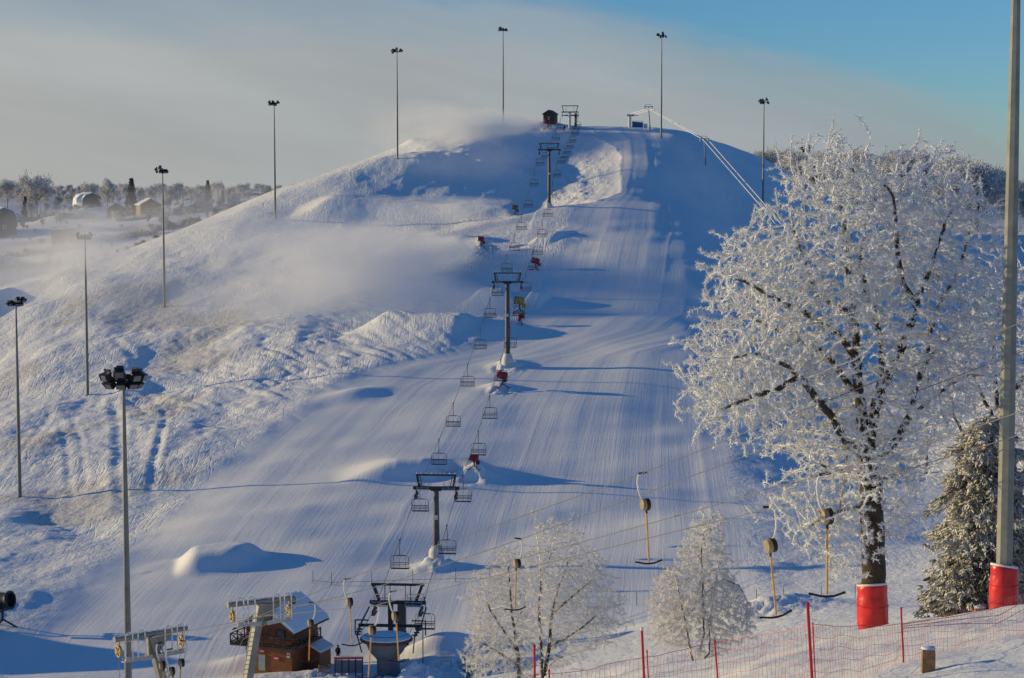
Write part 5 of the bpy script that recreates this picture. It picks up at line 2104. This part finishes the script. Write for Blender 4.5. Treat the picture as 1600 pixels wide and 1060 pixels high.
t = thing('slatted_board', g, 'frosted slatted board on two legs in the snow right of the station', 'board')
b = MB()
for i in range(6):
    b.bar((-.5 + i * .2, 0, .55), (-.5 + i * .2, 0, 1.4), .07, .05)
for z in (.6, .95, 1.35):
    b.bar((-.55, .04, z), (.55, .04, z), .05, .07)
b.build('slat_panel', M_RIME, t)
for s in (-.5, .5):
    b = MB()
    b.bar((s, 0.1, -.4), (s, 0.1, 1.4), .07)
    b.build('leg', M_WOOD, t)
g = on_ground(661, 187)
t = thing('marker_pole', g, 'thin dark pole standing right of the bullwheel', 'pole')
b = MB()
b.tube([(0, 0, -.5), (0, 0, 3.9)], .05, 6)
b.build('pole', M_DARK, t)
b = MB()
b.box((-.12, 0, 3.85), (.35, .08, .12))
b.build('bracket', M_DARK, t)
post_mesh = None
rope_pts = []
for i, (px, d) in enumerate(((489, 226), (518, 225), (581, 225), (645, 225), (712, 224), (765, 223), (995, 208), (1060, 206), (1120, 204), (1182, 201), (1224, 198), (1283, 197), (1336, 194))):
    g = on_ground(px, d)
    if post_mesh is None:
        b = MB()
        b.tube([(0, 0, -.4), (0, 0, 1.55)], .035, 6)
        o = b.build('slope_post', M_DARK)
        post_mesh = o.data
    else:
        o = bpy.data.objects.new('slope_post', post_mesh)
        COL.objects.link(o)
    o.location = g
    tag(o, 'thin dark slope marker post on the flat snow at the foot of the piste', 'post', 'thin marker posts across the valley floor')
    if px < 800:
        rope_pts.append(g + Vector((0, 0, .35)))
b = MB()
b.tube(rope_pts, .022, 4)
tag(b.build('marker_rope', M_DARK), 'dark rope strung low along the thin posts behind the station', 'rope')

# ------------------------------------------------------------------ red net fence on the near slope
def near_pt(px, py, d):
    return P(px, py, d)


posts = [  # photo x, top y, foot x, distance, radius, label
    (1408, 953, 1413, 46, .022, 'slim red net post between the two red pads'),
    (1262, 946, 1272, 42.5, .036, 'thick tall red pole beside a thinner one below the yellow T-bar'),
    (1270, 977, 1276, 43.5, .016, 'thin short red stake leaning on the thick tall red pole'),
    (1117, 1004, 1128, 45, .022, 'slim red post on the snow crest under the weeping birch'),
    (1003, 985, 1012, 43.5, .030, 'thick red pole with a pale tip between birch and weeping birch'),
    (1011, 1020, 1019, 44.5, .016, 'thin red stake just right of the pale tipped red pole'),
    (835, 1012, 837, 44, .028, 'leftmost red pole, in front of the dark forked birch'),
    (858, 1050, 861, 46, .02, 'short red stake tip at the foot of the dark forked birch'),
    (1640, 900, 1644, 50, .022, 'red net post outside the right picture edge'),
]
for px, ty, fx, d, r, lab in posts:
    top = P(px, ty, d)
    foot = on_ground(fx, d)
    if foot.z > top.z - .4:
        foot.z = top.z - 1.3
    t = thing('net_post', foot, lab, 'post', 'red posts of the safety net')
    b = MB()
    b.tube([(0, 0, -.3), top - foot], r, 8)
    b.build('shaft', M_REDPOST, t, True)
    b = MB()
    b.lathe([(r * 1.25, 0), (r * 1.25, .05), (r * .6, .07)], 8, Matrix.Translation(top - foot))
    b.build('cap', M_FROST if r == .030 else M_REDPOST, t)

# the net hangs from post to post; top and foot lines in 3-D
top_line = [P(px, py, d) for px, py, d in ((800, 1064, 44), (837, 1056, 44), (920, 1046, 44), (1012, 1026, 43.8), (1070, 1016, 44.4), (1126, 1002, 45), (1200, 991, 44), (1270, 977, 43), (1340, 979, 44.5), (1410, 976, 46), (1470, 962, 47), (1540, 944, 48), (1600, 928, 49), (1700, 905, 50.5))]


def along(pl, n):
    out = []
    seg = [(b_ - a_).length for a_, b_ in zip(pl, pl[1:])]
    tot = sum(seg)
    for i in range(n):
        s = tot * i / (n - 1)
        k = 0
        while k < len(seg) - 1 and s > seg[k]:
            s -= seg[k]
            k += 1
        out.append(pl[k].lerp(pl[k + 1], min(1, s / seg[k])))
    return out


nv = 170
tops = along(top_line, nv)
rnd = random.Random(8)
b = MB()
rows = 6
grid = []
for i, p in enumerate(tops):
    gz = ground(p.x, p.y)
    h = max(.5, min(1.35, p.z - gz + .05))
    w = .06 * math.sin(i * .55) + .05 * math.sin(i * .23 + 1)
    grid.append([p + Vector((.03 * math.sin(i * .9 + k), w * math.sin(k / (rows - 1) * PI) * 2, -h * k / (rows - 1) + .02 * math.sin(i * .37 + k * 2))) for k in range(rows)])
for col_ in grid:
    b.tube(col_, .0042, 3, False)
for k in range(rows):
    b.tube([c[k] for c in grid], .008 if k == 0 else .0045, 3, False)
fence = thing('safety_net', tops[0], 'fine red mesh safety net strung along the near snow slope', 'net')
o = b.build('net_mesh', M_NET, fence)
o.location = -Vector(tops[0])
# loose upper cords by the thick mast
b = MB()
for k, (y0, y1, y2) in enumerate(((962, 950, 922), (968, 962, 934), (975, 974, 946))):
    b.tube([P(1410, 976 + k * 3, 46), P(1500, y0, 47), P(1560, y1, 48), P(1600, y2 + 6, 49), P(1700, y2 - 18, 50.5)], .008, 4, False)
o = b.build('top_cord', M_NET, fence)
o.location = -Vector(tops[0])

for px, d, w, h, lab in ((1450, 43.5, .30, .55, 'short square wooden stump on the near snow, cut by the picture bottom'), (1530, 68, .34, .46, 'small wooden stump beside the red pad of the thick mast')):
    g = on_ground(px, d)
    t = thing('wooden_stump', g, lab, 'stump', 'wooden stumps on the near slope', R(28))
    b = MB()
    n = 8
    b.lathe([(w * .72, -.4), (w * .70, h * .5), (w * .68, h - .03), (w * .6, h)], 4, Matrix.Rotation(.2, 4, 'Z'))
    b.build('post', simple('split_log', (0.30, 0.17, 0.09), .8, 0, .4, 7, frost=.0, bump=.5, bscale=20), t)
    b = MB()
    b.lathe([(w * .6, h + .002), (w * .5, h + .04), (w * .2, h + .06)], 8)
    b.build('snow_cap', M_SNOWCAP, t, True)
# ------------------------------------------------------------------ blown snow and mist
def mist_mat(name, dens, dims, grow, nscale, lo, hi, sag, ground_fog=False, tint=(1.0, 1.0, 1.0)):
    m = bpy.data.materials.new(name)
    m.use_nodes = True
    nt = m.node_tree
    N, L = nt.nodes, nt.links
    N.clear()
    out = N.new('ShaderNodeOutputMaterial')
    v = N.new('ShaderNodeVolumePrincipled')
    L.new(v.outputs[0], out.inputs['Volume'])
    v.inputs['Color'].default_value = (*tint, 1)
    v.inputs['Anisotropy'].default_value = 0.0
    tc = N.new('ShaderNodeTexCoord')
    sp = N.new('ShaderNodeSeparateXYZ')
    L.new(tc.outputs['Object'], sp.inputs[0])
    x, y, z = sp.outputs
    sc = N.new('ShaderNodeVectorMath')
    sc.operation = 'MULTIPLY'
    L.new(tc.outputs['Object'], sc.inputs[0])
    sc.inputs[1].default_value = dims
    n = noise_node(N, L, nscale, 5, .58, vec=sc.outputs[0])
    nf = ramp(N, L, n.outputs['Fac'], [(lo, 0.0), (hi, 1.0)])
    if ground_fog:
        r2 = math_node(N, L, 'ADD', math_node(N, L, 'ADD', math_node(N, L, 'MULTIPLY', x, x), math_node(N, L, 'MULTIPLY', y, y)), math_node(N, L, 'MULTIPLY', z, z))
        fall = math_node(N, L, 'SUBTRACT', 1.0, r2, True)
        d = math_node(N, L, 'MULTIPLY', fall, nf.outputs['Color'])
    else:
        zz = math_node(N, L, 'ADD', z, math_node(N, L, 'MULTIPLY', math_node(N, L, 'MULTIPLY', x, x), sag))
        Rr = math_node(N, L, 'ADD', grow, math_node(N, L, 'MULTIPLY', math_node(N, L, 'POWER', math_node(N, L, 'MAXIMUM', x, 0.0), .75), 1 - grow))
        q = math_node(N, L, 'DIVIDE', math_node(N, L, 'SQRT', math_node(N, L, 'ADD', math_node(N, L, 'MULTIPLY', y, y), math_node(N, L, 'MULTIPLY', zz, zz))), Rr)
        fall = math_node(N, L, 'SUBTRACT', 1.0, math_node(N, L, 'MULTIPLY', q, q), True)
        end = math_node(N, L, 'MULTIPLY', math_node(N, L, 'SUBTRACT', 1.0, x, True), 1.6, True)
        start = math_node(N, L, 'MULTIPLY', x, 30.0, True)
        d = math_node(N, L, 'MULTIPLY', math_node(N, L, 'MULTIPLY', fall, end), math_node(N, L, 'MULTIPLY', start, nf.outputs['Color']))
        d = math_node(N, L, 'DIVIDE', d, math_node(N, L, 'POWER', Rr, .8))
    L.new(math_node(N, L, 'MULTIPLY', d, dens), v.inputs['Density'])
    return m


def mist_object(name, M, dims, mat, fog):
    b = MB()
    if fog:
        prof = [(math.sin(PI * k / 10) * 1.0 + .001, -math.cos(PI * k / 10)) for k in range(11)]
        b.lathe(prof, 20)
    else:
        V = []
        for xx in (0, .15, .4, .7, 1.0):
            for k in range(12):
                a = 2 * PI * k / 12
                r = 1.04
                V.append((xx, r * math.cos(a), r * math.sin(a)))
        F = [(j * 12 + k, j * 12 + (k + 1) % 12, (j + 1) * 12 + (k + 1) % 12, (j + 1) * 12 + k) for j in range(4) for k in range(12)]
        F += [tuple(range(11, -1, -1)), tuple(48 + k for k in range(12))]
        b.add(V, F)
    o = b.build(name, mat)
    o.matrix_world = M
    tag(o, kind='stuff')
    return o


def plume(p0, p1, R_, dens, grow=.06, nscale=.12, lo=.30, hi=.62, sag=.0, flat=1.0):
    p0, p1 = Vector(p0), Vector(p1)
    d = p1 - p0
    ln = d.length
    q = d.to_track_quat('X', 'Z').to_matrix().to_4x4()
    M = Matrix.Translation(p0) @ q @ Matrix.Diagonal((ln, R_, R_ * flat, 1))
    return mist_object('snow_mist', M, (ln, R_, R_ * flat), mist_mat('blown_snow', dens, (ln * .45, R_, R_ * flat), grow, nscale, lo, hi, sag), False)


def fog(c, s, dens, nscale=.06, lo=.38, hi=.66):
    M = Matrix.Translation(c) @ Matrix.Diagonal((*s, 1))
    return mist_object('snow_mist', M, s, mist_mat('ground_mist', dens, s, 0, nscale, lo, hi, 0, True), True)


plume(P(747, 381, 445), P(270, 440, 398), 36, .072, .04, .075, .38, .60, 0.0, .50)
plume(P(742, 388, 443), P(430, 520, 384), 24, .070, .06, .09, .36, .60, 0.0, .55)
plume(P(748, 382, 445), P(600, 415, 430), 7, .12, .10, .2, .33, .6)
plume(P(803, 474, 383), P(560, 462, 398), 10, .09, .10, .12, .33, .62)
plume(P(801, 314, 483), P(560, 345, 468), 7, .11, .05, .2, .33, .62)
plume(P(852, 188, 586), P(570, 212, 562), 24, .085, .05, .12, .38, .62, 0.0, .55)
plume(P(835, 193, 584), P(640, 232, 562), 8, .18, .10, .16, .34, .62)
plume(P(778, 384, 443), P(806, 392, 438), 2.0, .5, .2, .5, .3, .6)
fog(P(470, 345, 486), (34, 16, 6), .016, .08)
fog(P(380, 470, 410), (40, 18, 10), .020, .08, .36, .6)
fog(P(95, 440, 440), (32, 26, 13), .022, .07, .36, .62)
fog(P(60, 440, 520), (52, 40, 14), .032, .07, .36, .62)
fog(P(60, 368, 640), (80, 60, 13), .012, .05, .36, .64)
fog(P(320, 325, 730), (60, 50, 11), .014, .05, .34, .64)
fog(P(136, 376, 350), (9, 8, 7), .10, .16, .25, .6)
fog(P(690, 262, 536), (36, 9, 9), .030, .09, .34, .62)
# ------------------------------------------------------------------ light, sky, camera
def build_world():
    w = bpy.data.worlds.new('World')
    scene.world = w
    w.use_nodes = True
    nt = w.node_tree
    N, L = nt.nodes, nt.links
    bg = N['Background']
    sky = N.new('ShaderNodeTexSky')
    sky.sky_type = 'NISHITA'
    sky.sun_disc = False
    sky.sun_elevation = SUN_EL
    sky.sun_rotation = -SUN_AZ  # measured clockwise seen from above
    sky.altitude = 150
    sky.air_density = 1.0
    sky.dust_density = 0.0
    sky.ozone_density = 6.0
    tc = N.new('ShaderNodeTexCoord')
    sp = N.new('ShaderNodeSeparateXYZ')
    L.new(tc.outputs['Generated'], sp.inputs[0])
    yy = math_node(N, L, 'MAXIMUM', math_node(N, L, 'ABSOLUTE', sp.outputs['Y']), 0.15)
    a = math_node(N, L, 'DIVIDE', sp.outputs['X'], yy)
    e = math_node(N, L, 'DIVIDE', sp.outputs['Z'], yy)
    u = math_node(N, L, 'MAXIMUM', math_node(N, L, 'ADD', a, 0.124), 0.0)
    eb = math_node(N, L, 'SUBTRACT', 0.097, math_node(N, L, 'MULTIPLY', math_node(N, L, 'MULTIPLY', u, u), 0.57))
    # streaky veil: noise stretched along the horizon, tilted like the edge of the cloud
    cm = N.new('ShaderNodeCombineXYZ')
    L.new(math_node(N, L, 'MULTIPLY', a, 5.0), cm.inputs[0])
    L.new(math_node(N, L, 'ADD', math_node(N, L, 'MULTIPLY', e, 26.0), math_node(N, L, 'MULTIPLY', a, 5.5)), cm.inputs[1])
    n1 = noise_node(N, L, 1.3, 6, 0.55, vec=cm.outputs[0])
    d = math_node(N, L, 'SUBTRACT', eb, e)
    d = math_node(N, L, 'ADD', d, math_node(N, L, 'MULTIPLY', math_node(N, L, 'SUBTRACT', n1.outputs['Fac'], 0.5), 0.05))
    f = ramp(N, L, math_node(N, L, 'ADD', math_node(N, L, 'MULTIPLY', d, 12.0), 0.5), [(0.25, 0.0), (0.5, 0.62), (0.85, CLOUD_MAX)])
    f.color_ramp.interpolation = 'EASE'
    n2 = noise_node(N, L, 0.8, 5, 0.5, vec=cm.outputs[0])
    # the veil is paler to the left, where the sun lights it
    t = math_node(N, L, 'ADD', math_node(N, L, 'MULTIPLY', a, -1.5), 0.45, True)
    cc = mixc(N, L, t, CLOUD_R, CLOUD_L)
    k = math_node(N, L, 'ADD', math_node(N, L, 'MULTIPLY', n2.outputs['Fac'], 0.6), 0.70)
    vm = N.new('ShaderNodeVectorMath')
    vm.operation = 'SCALE'
    L.new(cc, vm.inputs[0])
    L.new(k, vm.inputs['Scale'])
    up = math_node(N, L, 'MULTIPLY', math_node(N, L, 'GREATER_THAN', sp.outputs['Z'], -0.02), math_node(N, L, 'MULTIPLY', sp.outputs['Y'], 1.6, True))
    fac = math_node(N, L, 'MULTIPLY', f.outputs['Color'], up)
    L.new(mixc(N, L, fac, sky.outputs['Color'], vm.outputs[0]), bg.inputs['Color'])
    bg.inputs['Strength'].default_value = SKY_STRENGTH


SKY_STRENGTH = 0.135
CLOUD_MAX = 0.93
CLOUD_L = (3.3, 3.28, 3.15)
CLOUD_R = (2.3, 2.62, 2.9)
build_world()

sun = bpy.data.lights.new('sun', 'SUN')
sun.energy = 4.3
sun.angle = R(0.5)
sun.color = (1.0, 0.765, 0.37)
so = bpy.data.objects.new('sun', sun)
COL.objects.link(so)
sd = Vector((math.sin(SUN_AZ) * math.cos(SUN_EL), math.cos(SUN_AZ) * math.cos(SUN_EL), math.sin(SUN_EL)))
so.rotation_euler = sd.to_track_quat('Z', 'Y').to_euler()
so.location = (-60, 40, 60)

cam = bpy.data.cameras.new('camera')
cam.sensor_width = 36.0
cam.lens = 36.0 * FPX / 1600.0
cam.clip_start = 0.5
cam.clip_end = 40000
co = bpy.data.objects.new('camera', cam)
COL.objects.link(co)
co.rotation_euler = (PI / 2 - TH, 0, 0)
scene.camera = co
scene.view_settings.view_transform = 'Standard'
scene.view_settings.look = 'None'
scene.view_settings.exposure = 0.0
scene.view_settings.gamma = 1.0
scene.view_settings.use_curve_mapping = False
scene.cycles.max_bounces = 8
scene.cycles.diffuse_bounces = 3
scene.cycles.glossy_bounces = 2
scene.cycles.transparent_max_bounces = 12
scene.cycles.volume_bounces = 6
scene.cycles.volume_max_steps = 256
